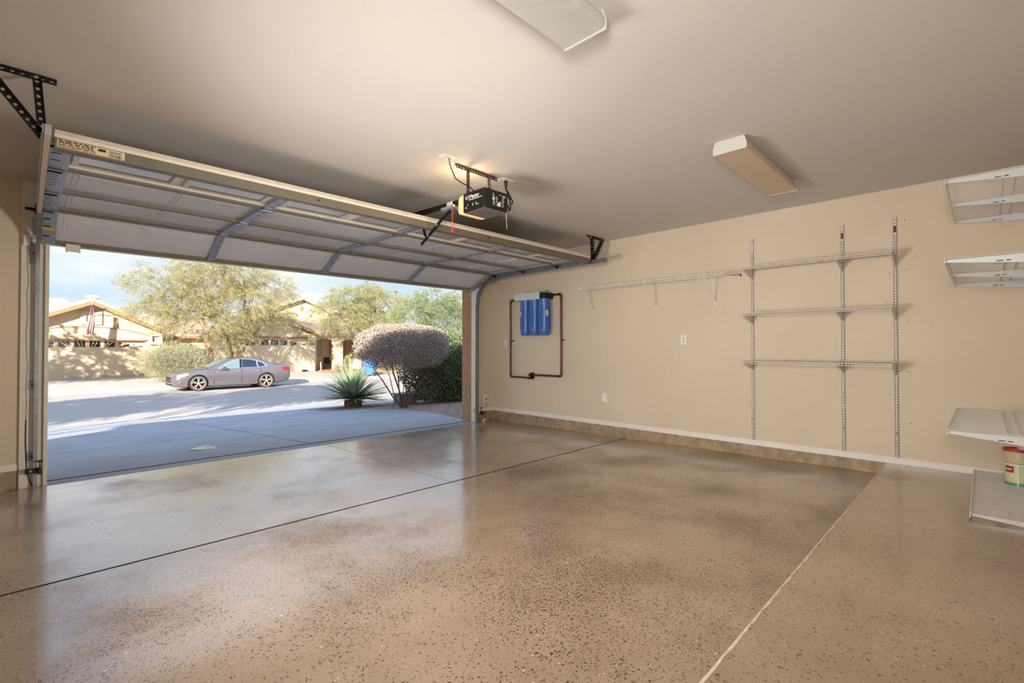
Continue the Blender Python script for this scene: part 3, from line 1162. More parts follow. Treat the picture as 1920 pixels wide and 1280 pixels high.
b.tube([(2.62, 2.80, z1), (2.65, 2.79, z1 + 0.022), (2.69, 2.78, z1 + 0.018), (2.70, 2.76, z1 - 0.01)], 0.004, 6)
b.tube([(x0 + 0.06, y1 - 0.03, z1), (x0 - 0.004, y1 - 0.06, z1 + 0.004), (x0 - 0.006, y1 - 0.07, z1 - 0.06), (x0 - 0.006, y1 - 0.075, z0 + 0.02), (x0 + 0.01, y1 - 0.08, z0 - 0.005)], 0.0025, 6)
b.build('low_voltage_wire', MT['bronze'], op)
b = MB()
b.tube([(x1 + 0.005, y0 + 0.03, 2.19), (x1 + 0.012, y0 + 0.03, 2.10), (x1 + 0.018, y0 + 0.028, 2.0)], 0.0018, 6)
b.build('antenna_wire', MT['label'], op)
# ceiling outlet plates and the cords
pl = thing('ceiling_outlet', 'white ceiling outlet plate left of the opener hanger', 'outlet', (2.235, 2.885, ZC), 'ceiling outlets by the opener')
b = MB()
b.bx(-0.065 + 2.235, 0.065 + 2.235, 2.885 - 0.04, 2.885 + 0.04, ZC - 0.006, ZC - 0.0002)
b.build('cover_plate', MT['white'], pl, bevel=0.003)
b = MB()
b.bx(2.235 - 0.03, 2.235 + 0.03, 2.885 - 0.018, 2.885 + 0.018, ZC - 0.008, ZC - 0.005)
b.build('receptacle', MT['frame_white'], pl, bevel=0.002)
copy_tree(pl, (2.905, 2.93, ZC), 'white ceiling outlet plate right of the opener with plug')
cd = thing('opener_wire', 'thin dark wire looping from left ceiling outlet to the opener', 'cord', (2.235, 2.885, ZC))
b = MB()
b.tube([(2.245, 2.88, ZC - 0.006), (2.255, 2.885, ZC - 0.05), (2.30, 2.90, ZC - 0.10), (2.325, 2.905, ZC - 0.135), (2.40, 2.91, ZC - 0.155), (2.47, 2.905, ZC - 0.165), (2.53, 2.90, ZC - 0.205), (2.59, 2.89, ZC - 0.215), (2.60, 2.88, z1 - 0.002)], 0.005, 6)
b.build('wire', MT['bronze'], cd, smooth=True)
cd = thing('power_cord', 'black power cord plugged into ceiling outlet beside the opener', 'cord', (2.90, 2.93, ZC))
b = MB()
b.lathe((2.90, 2.93, ZC - 0.075), [(0.007, 0), (0.011, 0.03), (0.017, 0.06), (0.017, 0.069)], 10)
b.build('plug', MT['black'], cd, smooth=True)
b = MB()
b.tube([(2.90, 2.93, ZC - 0.07), (2.898, 2.90, ZC - 0.13), (2.85, 2.84, ZC - 0.17), (2.80, 2.78, ZC - 0.24), (2.765, 2.74, ZC - 0.30), (2.75, 2.73, ZC - 0.33)], 0.006, 8)
pts = []
for k in range(26):
    a = k / 25 * 2 * PI * 2.2
    pts.append((2.845 + 0.018 * math.sin(a), 2.85 + 0.014 * math.cos(a) - k * 0.002, ZC - 0.15 + 0.035 * math.cos(a) - k * 0.0035))
b.tube(pts, 0.0045, 6)
b.tube([(2.75, 2.73, ZC - 0.33), (2.735, 2.72, ZC - 0.34), (2.70, 2.71, ZC - 0.30), (2.688, 2.72, ZC - 0.29)], 0.0055, 6)
b.build('cord', MT['black'], cd, smooth=True)

# ------------------------------------------------------------------ ceiling lights
lt = None
for lab, xa, xb, dm in (('ribbed white fluorescent ceiling light at the top edge of the photo', 0.49, 1.72, 'diffuser'),
                        ('beige-lensed fluorescent ceiling light nearer the right wall', 3.41, 4.66, 'diffuser_beige')):
    yc = 1.243
    li = thing('ceiling_light', lab, 'ceiling light', ((xa + xb) / 2, yc, ZC), 'fluorescent wraparound lights')

    def sec(x, hw0, hw1, z0_, z1_):
        return [(x, yc - hw0, z0_), (x, yc + hw0, z0_), (x, yc + hw1, z1_), (x, yc - hw1, z1_)]
    b = MB()
    b.bx(xa + 0.01, xb - 0.01, yc - 0.085, yc + 0.085, ZC - 0.05, ZC - 0.0005)
    b.build('housing', MT['fixture'], li)
    b = MB()
    poly = [(xa + 0.004, yc - 0.108, ZC - 0.088), (xa + 0.004, yc + 0.108, ZC - 0.088), (xa + 0.004, yc + 0.112, ZC - 0.05), (xa + 0.004, yc + 0.098, ZC - 0.018),
            (xa + 0.004, yc - 0.098, ZC - 0.018), (xa + 0.004, yc - 0.112, ZC - 0.05)]
    b.prism(poly, (xb - xa - 0.008, 0, 0))
    b.build('diffuser', MT[dm], li, bevel=0.004)
    for x in (xa, xb):
        b = MB()
        poly = [(x - 0.006, yc - 0.112, ZC - 0.092), (x - 0.006, yc + 0.112, ZC - 0.092), (x - 0.006, yc + 0.114, ZC - 0.05), (x - 0.006, yc + 0.099, ZC - 0.0005),
                (x - 0.006, yc - 0.099, ZC - 0.0005), (x - 0.006, yc - 0.114, ZC - 0.05)]
        b.prism(poly, (0.012, 0, 0))
        b.build('end_cap', MT['fixture'], li, bevel=0.002)

# ------------------------------------------------------------------ right wall: standards and shelves
USTD = [(1.782, 2.234, 0.060, 'left slotted shelf standard, without a dark label near its top'),
        (0.967, 2.232, 0.060, 'middle slotted shelf standard on the right wall'),
        (0.567, 2.228, 0.060, 'right slotted shelf standard, the nearest to the back shelves')]


def standard(b_, yc, zt, zb):
    x = W - 0.013
    hw = 0.0135
    # channel flanges
    b_.bx(x, W - 0.0003, yc - hw, yc - hw + 0.002, zb, zt)
    b_.bx(x, W - 0.0003, yc + hw - 0.002, yc + hw, zb, zt)
    cols = [yc - hw, yc - 0.0085, yc - 0.0035, yc + 0.0035, yc + 0.0085, yc + hw]
    pitch, hole = 0.025, 0.015
    n_ = int((zt - zb) / pitch)
    z = zt
    for i in range(n_ + 1):
        za, zc_ = z, max(z - (pitch - hole), zb)
        zd = max(z - pitch, zb)
        solid = i < 6
        b_.add([(x, cols[0], zc_), (x, cols[5], zc_), (x, cols[5], za), (x, cols[0], za)], [(0, 1, 2, 3)])
        for k in range(5):
            if k in (1, 3) and not solid:
                continue
            b_.add([(x, cols[k], zd), (x, cols[k + 1], zd), (x, cols[k + 1], zc_), (x, cols[k], zc_)], [(0, 1, 2, 3)])
        z = zd
        if z <= zb + 1e-6:
            break


for i, (yc, zt, zb, lab) in enumerate(USTD):
    u = thing('shelf_standard', lab, 'shelf upright', (W, yc, zb), 'slotted shelf standards')
    b = MB()
    standard(b, yc, zt, zb)
    b.build('slotted_channel', MT['tan_metal'], u)
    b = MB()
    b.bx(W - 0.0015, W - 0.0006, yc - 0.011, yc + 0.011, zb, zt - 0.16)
    b.build('slot_shade_strip', MT['hole'], u)  # dark strip coloured as the shade behind the slots
    b = MB()
    if i:
        b.bx(W - 0.0142, W - 0.0131, yc - 0.009, yc + 0.009, zt - 0.135, zt - 0.075)
        b.build('dark_label', MT['dark_red'], u)
    for z in [zt - 0.02, zt - 0.055, zt - 0.40, zt - 0.90, zt - 1.42, zt - 1.95]:
        b = MB()
        b.lathe((W - 0.0131, yc, z), [(0.005, 0), (0.005, 0.002)], 8, (-1, 0, 0))
        b.build('screw', MT['hole'], u)


def wire_shelf(b_, x0, x1, y0, y1, z, along, pitch=0.0254, lip=0.03, lipside=1, rods=(0.0, 0.5, 1.0), r=0.0028, rr=0.0034, n=5):
    """ventilated wire deck; `along` = axis of the long rods; lip hangs from the front edge"""
    if along == 'y':
        k = int((y1 - y0) / pitch)
        for i in range(k + 1):
            y = y0 + (y1 - y0) * i / k
            b_.tube([(x1, y, z), (x0, y, z), (x0, y, z - lip)], r, n, caps=False)
        for q in rods:
            b_.tube([(x0 + (x1 - x0) * q, y0, z - r * 2), (x0 + (x1 - x0) * q, y1, z - r * 2)], rr, 6)
        b_.tube([(x0 - r, y0, z - lip), (x0 - r, y1, z - lip)], rr, 6)
    else:
        k = int((x1 - x0) / pitch)
        yf, yb = (y1, y0) if lipside > 0 else (y0, y1)
        for i in range(k + 1):
            x = x0 + (x1 - x0) * i / k
            b_.tube([(x, yb, z), (x, yf, z), (x, yf, z - lip)], r, n, caps=False)
        for q in rods:
            y = yb + (yf - yb) * q
            b_.tube([(x0, y, z), (x1, y, z)], rr, 6)
        b_.tube([(x0, yf + r * lipside, z - lip), (x1, yf + r * lipside, z - lip)], rr, 6)


SH = [(1.888, 1.825, 'top wire shelf on the slotted standards, with the largest brackets showing'),
      (1.407, 1.79, 'middle wire shelf on the slotted standards'),
      (0.912, 1.79, 'lowest wire shelf on the slotted standards, near eye level')]
for z, yl, lab in SH:
    s_ = thing('wire_shelf', lab, 'shelf', (W - 0.15, 1.17, z), 'wire shelves on slotted standards')
    b = MB()
    wire_shelf(b, W - 0.305, W - 0.016, 0.565, yl, z, 'y', lip=0.026)
    b.build('wire_deck', MT['tan_metal'], s_)
    for yc, zt, zb, _ in USTD:
        b = MB()
        x = W - 0.013
        b.prism([(x, yc - 0.003, z - 0.008), (x - 0.275, yc - 0.003, z - 0.008), (x - 0.285, yc - 0.003, z - 0.024), (x - 0.02, yc - 0.003, z - 0.098), (x, yc - 0.003, z - 0.105)], (0, 0.006, 0))
        br = b.build('bracket', MT['tan_metal'], s_)
    for ye in (0.5635, yl):
        b = MB()
        b.bx(W - 0.305, W - 0.3, ye - 0.002, ye + 0.002, z - 0.03, z + 0.004)
        b.build('end_clip', MT['tan_metal'], s_)

# long shelf held by diagonal braces
ls = thing('braced_wire_shelf', 'long white wire shelf on three diagonal wall braces', 'shelf', (W, 3.0, 1.86))
b = MB()
wire_shelf(b, W - 0.30, W - 0.008, 1.98, 3.90, 1.855, 'y', lip=0.032)
b.build('wire_deck', MT['wire'], ls)
for y in (3.86, 2.915, 2.185):
    b = MB()
    b.beam((W - 0.305, y, 1.845), (W - 0.008, y, 1.560), 0.013, 0.010, (1, 0, 1))
    b.tube([(W - 0.30, y, 1.858), (W - 0.306, y, 1.83)], 0.008, 6)
    br = b.build('diagonal_brace', MT['wire'], ls)
    b = MB()
    b.bx(W - 0.010, W - 0.0003, y - 0.012, y + 0.012, 1.52, 1.562)
    b.build('brace_foot', MT['white'], br, bevel=0.003)
    b = MB()
    b.lathe((W - 0.0102, y, 1.538), [(0.0045, 0), (0.0045, 0.002)], 8, (-1, 0, 0))
    b.build('screw', MT['hole'], br)
b = MB()
b.tube([(W - 0.012, 1.90, 1.858), (W - 0.012, 2.0, 1.855)], 0.004, 6)
b.tube([(W - 0.004, 1.905, 1.863), (W - 0.004, 1.905, 1.84), (W - 0.02, 1.905, 1.84)], 0.006, 6)
b.build('end_hook', MT['bronze'], ls)

# ------------------------------------------------------------------ back-wall wire shelves at the right edge of the photo
BS = [(2.118, 4.10, 'highest white back shelf, close under the ceiling at the right edge', 0.165),
      (1.590, 3.93, 'second highest white back shelf at the right edge, above eye level', 0.165),
      (0.540, 4.02, 'white back shelf over the tubs, third from the top', 0.165),
      (0.042, 4.055, 'lowest white back shelf just above the floor, carrying the can', 0.068)]
for z, xa, lab, yl in BS:
    s_ = thing('cantilever_shelf', lab, 'shelf', (4.8, YB, z), 'white wire shelves on the back wall')
    b = MB()
    wire_shelf(b, xa, W - 0.02, YB + 0.012, yl, z, 'x', pitch=0.0254, lip=0.022, rods=(0.0, 0.2, 1.0) if z < 0.1 else (0.0, 0.26, 0.385, 1.0), r=0.0017, rr=0.0044, n=4)
    b.build('wire_deck', MT['wire'], s_)
    for k, xb in enumerate((xa + 0.012, (xa + W) / 2, W - 0.05)):
        b = MB()
        lo = max(z - 0.068, 0.004)
        b.prism([(xb, yl - 0.006, z - 0.006), (xb, yl - 0.006, z - 0.022 if z > 0.1 else z - 0.018), (xb, YB + 0.012, lo), (xb, YB + 0.012, z - 0.006)], (0.008, 0, 0))
        br = b.build('tapered_bracket', MT['white_metal'], s_)
        if z > 0.3:
            b = MB()
            for (ya, w_) in ((yl - 0.235, 0.03), (yl - 0.27, 0.02)):
                b.bx(xb - 0.001, xb + 0.009, ya - w_ / 2, ya + w_ / 2, z - 0.040, z - 0.035)
            b.build('bracket_slot', MT['hole'], br)
    if z == 1.590 or z == 0.042:
        b = MB()
        if z > 1:
            b.bx(xa + 0.3, xa + 0.30 + 0.12, yl - 0.27, yl - 0.21, z - 0.0085, z - 0.0075)
        else:
            b.bx(xa + 0.06, xa + 0.16, yl - 0.16, yl - 0.10, z + 0.0025, z + 0.0035)
        b.build('price_tag', MT['white'], s_)
# tubs on the lowest shelf
zc = 0.045
cx, cy = 5.12, -0.175
can = thing('paint_can', 'green and cream paint can with a red badge on the lowest shelf', 'can', (cx, cy, zc))
b = MB()
b.lathe((cx, cy, zc), [(0.073, 0.0), (0.076, 0.003), (0.076, 0.150), (0.073, 0.154)], 32)
body = b.build('can_body', MT['can'], can, smooth=True)
b = MB()
b.lathe((cx, cy, zc + 0.150), [(0.0785, 0), (0.0785, 0.008), (0.070, 0.008), (0.070, 0.004)], 32)
b.build('lid_rim', MT['white'], can, smooth=True)


def arcpatch(b_, a0, a1, z0_, z1_, r, c=(cx, cy), n_=8):
    vs, fs = [], []
    for i in range(n_ + 1):
        a = a0 + (a1 - a0) * i / n_
        vs += [(c[0] + r * math.cos(a), c[1] + r * math.sin(a), z0_), (c[0] + r * math.cos(a), c[1] + r * math.sin(a), z1_)]
    for i in range(n_):
        fs.append((2 * i, 2 * i + 2, 2 * i + 3, 2 * i + 1))
    b_.add(vs, fs)


b = MB()
arcpatch(b, 2.05, 2.75, zc + 0.095, zc + 0.14, 0.0768)
b.build('red_badge', mat('badge_red', srgb(150, 30, 40), 0.4), body)
b = MB()
arcpatch(b, 2.12, 2.62, zc + 0.113, zc + 0.122, 0.0772)
b.build('badge_print', MT['print_white'], body)
b = MB()
arcpatch(b, 1.7, 3.9, zc + 0.004, zc + 0.022, 0.0768, n_=16)
b.build('green_band', MT['can_green'], body)
b = MB()
arcpatch(b, 3.75, 4.6, zc + 0.01, zc + 0.14, 0.0768)
b.build('dark_panel', MT['can_blue'], body)
b = MB()
for a0, zb_, w_ in ((2.98, 0.0, 0.09), (3.32, 0.05, 0.05), (3.5, 0.0, 0.06)):
    arcpatch(b, a0, a0 + w_, zc + zb_, zc + 0.15, 0.0778, n_=3)
b.build('paint_drip', MT['white'], body)
tz = zc + 0.159
tub = thing('plastic_tub', 'clear tub with wide red lid standing on the paint can', 'tub', (cx, cy, tz))
b = MB()
b.lathe((cx, cy, tz), [(0.066, 0), (0.068, 0.003), (0.078, 0.085), (0.078, 0.09)], 32)
tbody = b.build('tub_body', MT['tub'], tub, smooth=True)
b = MB()
arcpatch(b, 2.9, 3.25, tz + 0.03, tz + 0.07, 0.076)
b.build('paper_sticker', MT['label'], tbody)
b = MB()
b.lathe((cx, cy, tz + 0.088), [(0.087, 0), (0.088, 0.004), (0.086, 0.016), (0.078, 0.018), (0.072, 0.012), (0.05, 0.012), (0.0, 0.012)][:-1], 32)
b.build('red_lid', MT['red_lid'], tub, smooth=True)
sz = tz + 0.1005
sx, sy = cx - 0.005, cy - 0.035
sm = thing('small_tub', 'small pale cup with red lid on top of the tub stack', 'tub', (sx, sy, sz))
b = MB()
b.lathe((sx, sy, sz), [(0.042, 0), (0.044, 0.003), (0.050, 0.062), (0.054, 0.064), (0.054, 0.078)], 28)
b.build('cup_body', mat('pale_cup', srgb(206, 198, 190), 0.5, noise=(20, 0.12)), sm, smooth=True)
b = MB()
b.lathe((sx, sy, sz + 0.078), [(0.056, 0), (0.056, 0.007), (0.05, 0.009)], 28)
b.build('red_lid', MT['red_lid'], sm, smooth=True)

# ------------------------------------------------------------------ water filter
wf_ = thing('water_filter', 'white-bracketed water filter with three blue canisters on the right wall', 'water filter', (W, 5.0, 1.75))
b = MB()
b.bx(W - 0.006, W - 0.0005, 4.575, 5.175, 1.84, 1.93)
bp_ = b.build('wall_plate', MT['white_metal'], wf_, bevel=0.002)
b = MB()
for y in (4.69, 5.09):
    b.bx(W - 0.0075, W - 0.0055, y - 0.025, y + 0.025, 1.905, 1.917)
b.build('keyhole_slot', MT['hole'], bp_)
b = MB()
b.bx(W - 0.235, W - 0.006, 4.65, 5.165, 1.868, 1.874)
b.bx(W - 0.238, W - 0.232, 4.65, 5.165, 1.765, 1.874)
b.build('front_shield', MT['white_metal'], wf_, bevel=0.002)
b = MB()
b.bx(W - 0.225, W - 0.03, 4.555, 5.14, 1.775, 1.862)
b.build('filter_head', MT['black'], wf_, bevel=0.008)
for k, y in enumerate((5.015, 4.828, 4.641)):
    b = MB()
    r_ = 0.088
    b.lathe((W - 0.135, y, 1.235), [(0.05, 0.0), (0.072, 0.006), (0.080, 0.02), (0.081, 0.1), (r_ - 0.003, 0.40), (r_ - 0.003, 0.50), (0.088, 0.51), (0.088, 0.54)], 28)
    cn = b.build('filter_canister', MT['blue'], wf_, smooth=True, auto=50)
    b = MB()
    for q in range(14):      # moulded ribs
        a = 2 * PI * q / 14
        c0 = Vector((W - 0.135 + 0.084 * math.cos(a), y + 0.084 * math.sin(a), 1.32))
        c1 = Vector((W - 0.135 + 0.0885 * math.cos(a), y + 0.0885 * math.sin(a), 1.62))
        b.tube([c0, c1], 0.0035, 5)
    b.build('moulded_rib', MT['blue'], cn)
    if k != 1:
        b = MB()
        a0 = (PI - 0.42) if k == 0 else (PI + 1.15)
        arcpatch(b, a0 - 0.28, a0 + 0.28, 1.52, 1.60, 0.0895, (W - 0.135, y))
        b.build('paper_label', MT['label'], cn)
pp = thing('copper_pipe_loop', 'dark copper pipe loop framing the water filter', 'pipe', (W - 0.05, 5.0, 0.6))


def pipe(pts, r=0.0155):
    """pipe with rounded corners"""
    out = [Vector(pts[0])]
    for i in range(1, len(pts) - 1):
        p, a, c = Vector(pts[i]), Vector(pts[i - 1]), Vector(pts[i + 1])
        d0, d1 = (a - p).normalized(), (c - p).normalized()
        k = 0.035
        for t in (0, 0.25, 0.5, 0.75, 1):
            out.append(p + d0 * k * (1 - t) ** 2 + d1 * k * t ** 2)
    out.append(Vector(pts[-1]))
    b_ = MB()
    b_.tube(out, r, 12)
    return b_


px = W - 0.06
pipe([(px, 5.13, 1.80), (px, 5.42, 1.80), (px, 5.42, 0.585), (px, 5.02, 0.585)]).build('left_pipe', MT['copper'], pp, smooth=True)
pipe([(px, 4.60, 1.83), (px, 4.385, 1.83), (px, 4.385, 0.632), (px, 5.03, 0.632)]).build('right_pipe', MT['copper'], pp, smooth=True)
b = MB()
b.bx(W - 0.085, W - 0.001, 4.955, 4.985, 0.572, 0.665)
b.bx(W - 0.09, W - 0.03, 4.94, 5.03, 0.567, 0.60)
b.build('valve_block', MT['black_metal'], pp, bevel=0.004)
b = MB()
for (y, z, ax) in ((5.42, 1.765, (0, 0, 1)), (5.385, 1.80, (0, 1, 0)), (5.42, 0.62, (0, 0, 1)), (4.385, 1.795, (0, 0, 1)), (4.42, 1.83, (0, 1, 0)), (4.385, 0.667, (0, 0, 1)), (4.42, 0.632, (0, 1, 0))):
    b.lathe((px, y, z), [(0.0185, -0.016), (0.0185, 0.016)], 12, ax)
b.build('elbow_fitting', MT['copper'], pp, smooth=True)
b = MB()
b.bx(W - 0.06, W - 0.0005, 5.405, 5.435, 1.15, 1.17)
b.bx(W - 0.06, W - 0.0005, 4.37, 4.40, 1.15, 1.17)
b.build('pipe_clamp', MT['copper'], pp)


# ------------------------------------------------------------------ outlets on the walls
def outlet(lab, c, nrm, kind, group='wall plates'):
    o = thing('wall_outlet' if kind != 'blank' else 'blank_wall_plate', lab, 'outlet' if kind != 'blank' else 'wall plate', c, group)
    c, n_ = Vector(c), Vector(nrm)
    t = n_.cross(Vector((0, 0, 1)))

    def pb(b_, w, h, d0, d1, oz=0.0, ow=0.0):
        p = [c + t * (sx_ * w / 2 + ow) + Vector((0, 0, sz_ * h / 2 + oz)) + n_ * d for d in (d0, d1) for sx_, sz_ in ((-1, -1), (1, -1), (1, 1), (-1, 1))]
        b_.hexa(p)
    b_ = MB()
    pb(b_, 0.072, 0.116, 0.0003, 0.006)
    b_.build('cover_plate', MT['white'], o, bevel=0.002)
    if kind == 'duplex':
        for oz in (0.02, -0.02):
            b_ = MB()
            pb(b_, 0.034, 0.028, 0.005, 0.0085, oz)
            rc = b_.build('receptacle', MT['frame_white'], o, bevel=0.003)
            b_ = MB()
            for ow in (-0.007, 0.007):
                pb(b_, 0.003, 0.009, 0.008, 0.0092, oz + 0.002, ow)
            pb(b_, 0.005, 0.005, 0.008, 0.0092, oz - 0.008)
            b_.build('slot', MT['hole'], rc)
    elif kind == 'decora':
        b_ = MB()
        pb(b_, 0.034, 0.068, 0.005, 0.0085)
        b_.build('rocker', MT['frame_white'], o, bevel=0.003)
    b_ = MB()
    for oz in ((0.0,) if kind == 'duplex' else (0.042, -0.042)):
        b_.lathe(c + n_ * 0.006 + Vector((0, 0, oz)), [(0.003, 0), (0.003, 0.002)], 8, n_)
    b_.build('screw', MT['galv'], o)
    return o


outlet('white duplex outlet alone in the middle of the right wall', (W, 2.562, 1.143), (-1, 0, 0), 'duplex')
outlet('blank white plate low on the wall near the baseboard', (W, 3.678, 0.373), (-1, 0, 0), 'blank')
outlet('white plate in the corner left of the copper pipe', (W, 5.60, 1.116), (-1, 0, 0), 'decora')
outlet('low white outlet with plugged cord right of the door track', (5.363, YF, 0.206), (0, -1, 0), 'decora')
cd = thing('outlet_cord', 'thin dark cord hanging from the low corner outlet', 'cord', (5.363, YF - 0.01, 0.2))
b = MB()
b.bx(5.358, 5.370, YF - 0.03, YF - 0.009, 0.19, 0.215)
b.build('plug', MT['black'], cd, bevel=0.003)
b = MB()
b.tube([(5.364, YF - 0.02, 0.195), (5.366, YF - 0.022, 0.12), (5.36, YF - 0.03, 0.03), (5.33, YF - 0.03, 0.0)], 0.0025, 6)
b.build('wire', MT['bronze'], cd)


# photo eyes
def eye(lab, c, sgn):
    o = thing('safety_sensor', lab, 'sensor', c, 'door safety sensors')
    b_ = MB()
    c = Vector(c)
    b_.bx(c.x - 0.012, c.x + 0.012, c.y - 0.055, c.y + 0.0, c.z - 0.03, c.z + 0.03)
    b_.build('sensor_body', MT['black'], o, bevel=0.005)
    b_ = MB()
    b_.bx(min(c.x, c.x - sgn * 0.09), max(c.x, c.x - sgn * 0.09), c.y - 0.012, c.y - 0.008, c.z - 0.022, c.z + 0.022)
    b_.bx(c.x - 0.02, c.x + 0.02, c.y - 0.04, c.y + 0.0, c.z + 0.075, c.z + 0.085)
    b_.bx(c.x - 0.004, c.x + 0.004, c.y - 0.012, c.y - 0.004, c.z, c.z + 0.08)
    b_.build('sensor_bracket', MT['black_metal'], o, bevel=0.002)
    b_ = MB()
    b_.lathe((c.x - sgn * 0.055, c.y - 0.012, c.z), [(0.008, 0), (0.012, 0.004), (0.006, 0.012)], 8, (0, -1, 0))
    b_.build('wing_nut', MT['galv'], o)
    return o


eye('black door safety sensor low on the left track', (0.098, 5.79, 0.0), 1)
eye('black door safety sensor low on the right track by the corner', (5.168, 5.80, 0.0), -1)
o = thing('concrete_chip', 'small pinkish white block on the floor in the far right corner', 'block', (5.265, 5.80, fz(5.8)))
b = MB()
z = fz(5.8)
b.prism([(5.225, 5.77, z), (5.305, 5.77, z), (5.305, 5.77, z + 0.035), (5.29, 5.77, z + 0.05), (5.245, 5.77, z + 0.05), (5.225, 5.77, z + 0.035)], (0, 0.06, 0))
b.build('block_body', mat('pinkish_plastic', srgb(216, 178, 160), 0.6), o, bevel=0.006)
b = MB()
b.bx(5.24, 5.29, 5.768, 5.772, z + 0.008, z + 0.03)
b.build('recess', mat('recess_brown', srgb(120, 60, 44), 0.7), o)
o = thing('door_switch_box', 'small white box near the top of the left jamb board', 'switch box', (0.005, YF - 0.036, 1.975))
b = MB()
b.bx(-0.018, 0.026, YF - 0.062, YF - 0.0353, 1.925, 2.02)
b.build('box_body', MT['white'], o, bevel=0.006)
wire_ = thing('sensor_wire', 'thin stapled wire running down the left jamb board', 'wire', (0.01, YF - 0.037, 1.0))
b = MB()
rs = random.Random(8)
pts = [Vector((0.008, YF - 0.0385, 1.93))]
for k in range(1, 11):
    pts.append(Vector((0.012 + rs.uniform(-0.006, 0.006), YF - 0.0385, 1.93 - k * 0.15)))
b.tube(pts, 0.002, 5)
b.build('upper_wire', mat('wire_tan', srgb(150, 132, 108), 0.7), wire_)
b = MB()
b.tube([pts[-1], (0.010, YF - 0.039, 0.25), (0.016, YF - 0.039, 0.08), (0.02, YF - 0.039, -0.02), (0.04, YF - 0.039, -0.10), (0.055, YF - 0.039, -0.145)], 0.004, 6)
b.build('lower_wire', MT['black'], wire_)
for k in range(1, 9):
    b = MB()
    p = pts[k]
    b.bx(p.x - 0.006, p.x + 0.006, p.y - 0.003, p.y + 0.003, p.z - 0.003, p.z + 0.003)
    b.build('staple', MT['galv'], wire_)

# ================================================================== OUTSIDE
def dz(y):      # driveway height
    return -0.163 - 0.068 * (y - 6.1)


DY1 = 15.45
ZS = -0.85      # street
# apron strip between the painted edge and the expansion joint, then driveway slabs with open joints
b = MB()


def dslab(x0, x1, y0, y1):
    b.hexa([(x0, y0, -1.4), (x1, y0, -1.4), (x1, y1, -1.4), (x0, y1, -1.4), (x0, y0, dz(y0)), (x1, y0, dz(y0)), (x1, y1, dz(y1)), (x0, y1, dz(y1))])


b.hexa([(OX0 - 0.2, 5.83, -0.4), (OX1 + 0.2, 5.83, -0.4), (OX1 + 0.2, 6.075, -0.4), (OX0 - 0.2, 6.075, -0.4),
        (OX0 - 0.2, 5.83, fz(5.83) + 0.0), (OX1 + 0.2, 5.83, fz(5.83)), (OX1 + 0.2, 6.075, -0.163), (OX0 - 0.2, 6.075, -0.163)])
DXL = -0.6
g2 = 0.011
rows = [6.093, 8.75, 11.6, 14.3, DY1]
for k in range(4):
    for (xa, xb) in ((DXL, 2.55 - g2), (2.55 + g2, 5.35)):
        dslab(xa, xb, rows[k] + (g2 if k else 0), rows[k + 1] - g2)
# flared right edge of the drive, beside the gravel
edge = [(5.35, 6.5), (5.75, 7.5), (6.15, 8.75), (6.32, 9.9), (6.2, 11.2), (5.9, 12.1), (5.45, 12.9)]
poly = [(5.35 + 0.0, 6.5)] + edge[1:] + [(5.35, 12.95)]
vs = [(x, y, dz(y)) for x, y in poly] + [(x, y, -1.4) for x, y in poly]
n = len(poly)
b.add(vs, [tuple(range(n)), tuple(range(n, 2 * n))[::-1]] + [(i, (i + 1) % n, n + (i + 1) % n, n + i) for i in range(n)])
drive = struct(b.build('driveway', MT['concrete']), 'pale concrete driveway sloping down to the street', 'driveway')
b = MB()
b.bx(OX0 - 0.2, OX1 + 0.2, 6.066, 6.096, -0.4, -0.1622)
b.build('expansion_joint', mat('joint_felt', srgb(20, 18, 18), 1.0, spec=0.0), drive)
# sidewalk across, curb and gutter, street
b = MB()
b.hexa([(5.36, 12.98, -1.4), (26, 13.3, -1.4), (26, 15.3, -1.4), (5.36, DY1, -1.4), (5.36, 12.98, dz(12.98)), (26, 13.3, -0.66), (26, 15.3, -0.74), (5.36, DY1, dz(DY1))])
b.bx(-30, DXL - 0.005, 13.4, DY1, -1.4, -0.72)
struct(b.build('sidewalk', MT['concrete']), 'concrete sidewalk along the near side of the street', 'sidewalk')
b = MB()
b.bx(-60, 80, DY1, 15.95, -1.4, ZS + 0.01)
struct(b.build('gutter', MT['concrete_far']), 'pale concrete gutter on the near side of the street', 'gutter')
b = MB()
b.bx(-60, 80, 15.95, 26.3, -1.4, ZS)
struct(b.build('street', MT['asphalt']), 'asphalt street running past the driveway', 'street')
b = MB()
b.prism([(-60, 26.3, ZS + 0.004), (-60, 26.75, ZS + 0.01), (-60, 26.95, -0.74), (-60, 28.4, -0.73), (-60, 28.4, -1.4), (-60, 26.3, -1.4)], (140, 0, 0))
struct(b.build('curb_far', MT['concrete_far']), 'pale rolled curb and walk across the street', 'curb')
H1Y, H2Y = 34.2, 33.4
ZG = -0.58
b = MB()
b.hexa([(-60, 28.4, -1.4), (80, 28.4, -1.4), (80, 60, -1.4), (-60, 60, -1.4), (-60, 28.4, -0.735), (80, 28.4, -0.735), (80, 33.5, ZG - 0.01), (-60, 33.5, ZG - 0.01)])
b.bx(-120, 160, 33.5, 120, -1.4, ZG - 0.01)
struct(b.build('yard_far', MT['earth']), 'desert earth yards across the street', 'ground')
b = MB()
b.hexa([(-1.8, 28.4, -1.0), (5.4, 28.4, -1.0), (5.0, H1Y, -1.0), (-1.2, H1Y, -1.0), (-1.8, 28.4, -0.715), (5.4, 28.4, -0.715), (5.0, H1Y, ZG + 0.005), (-1.2, H1Y, ZG + 0.005)])
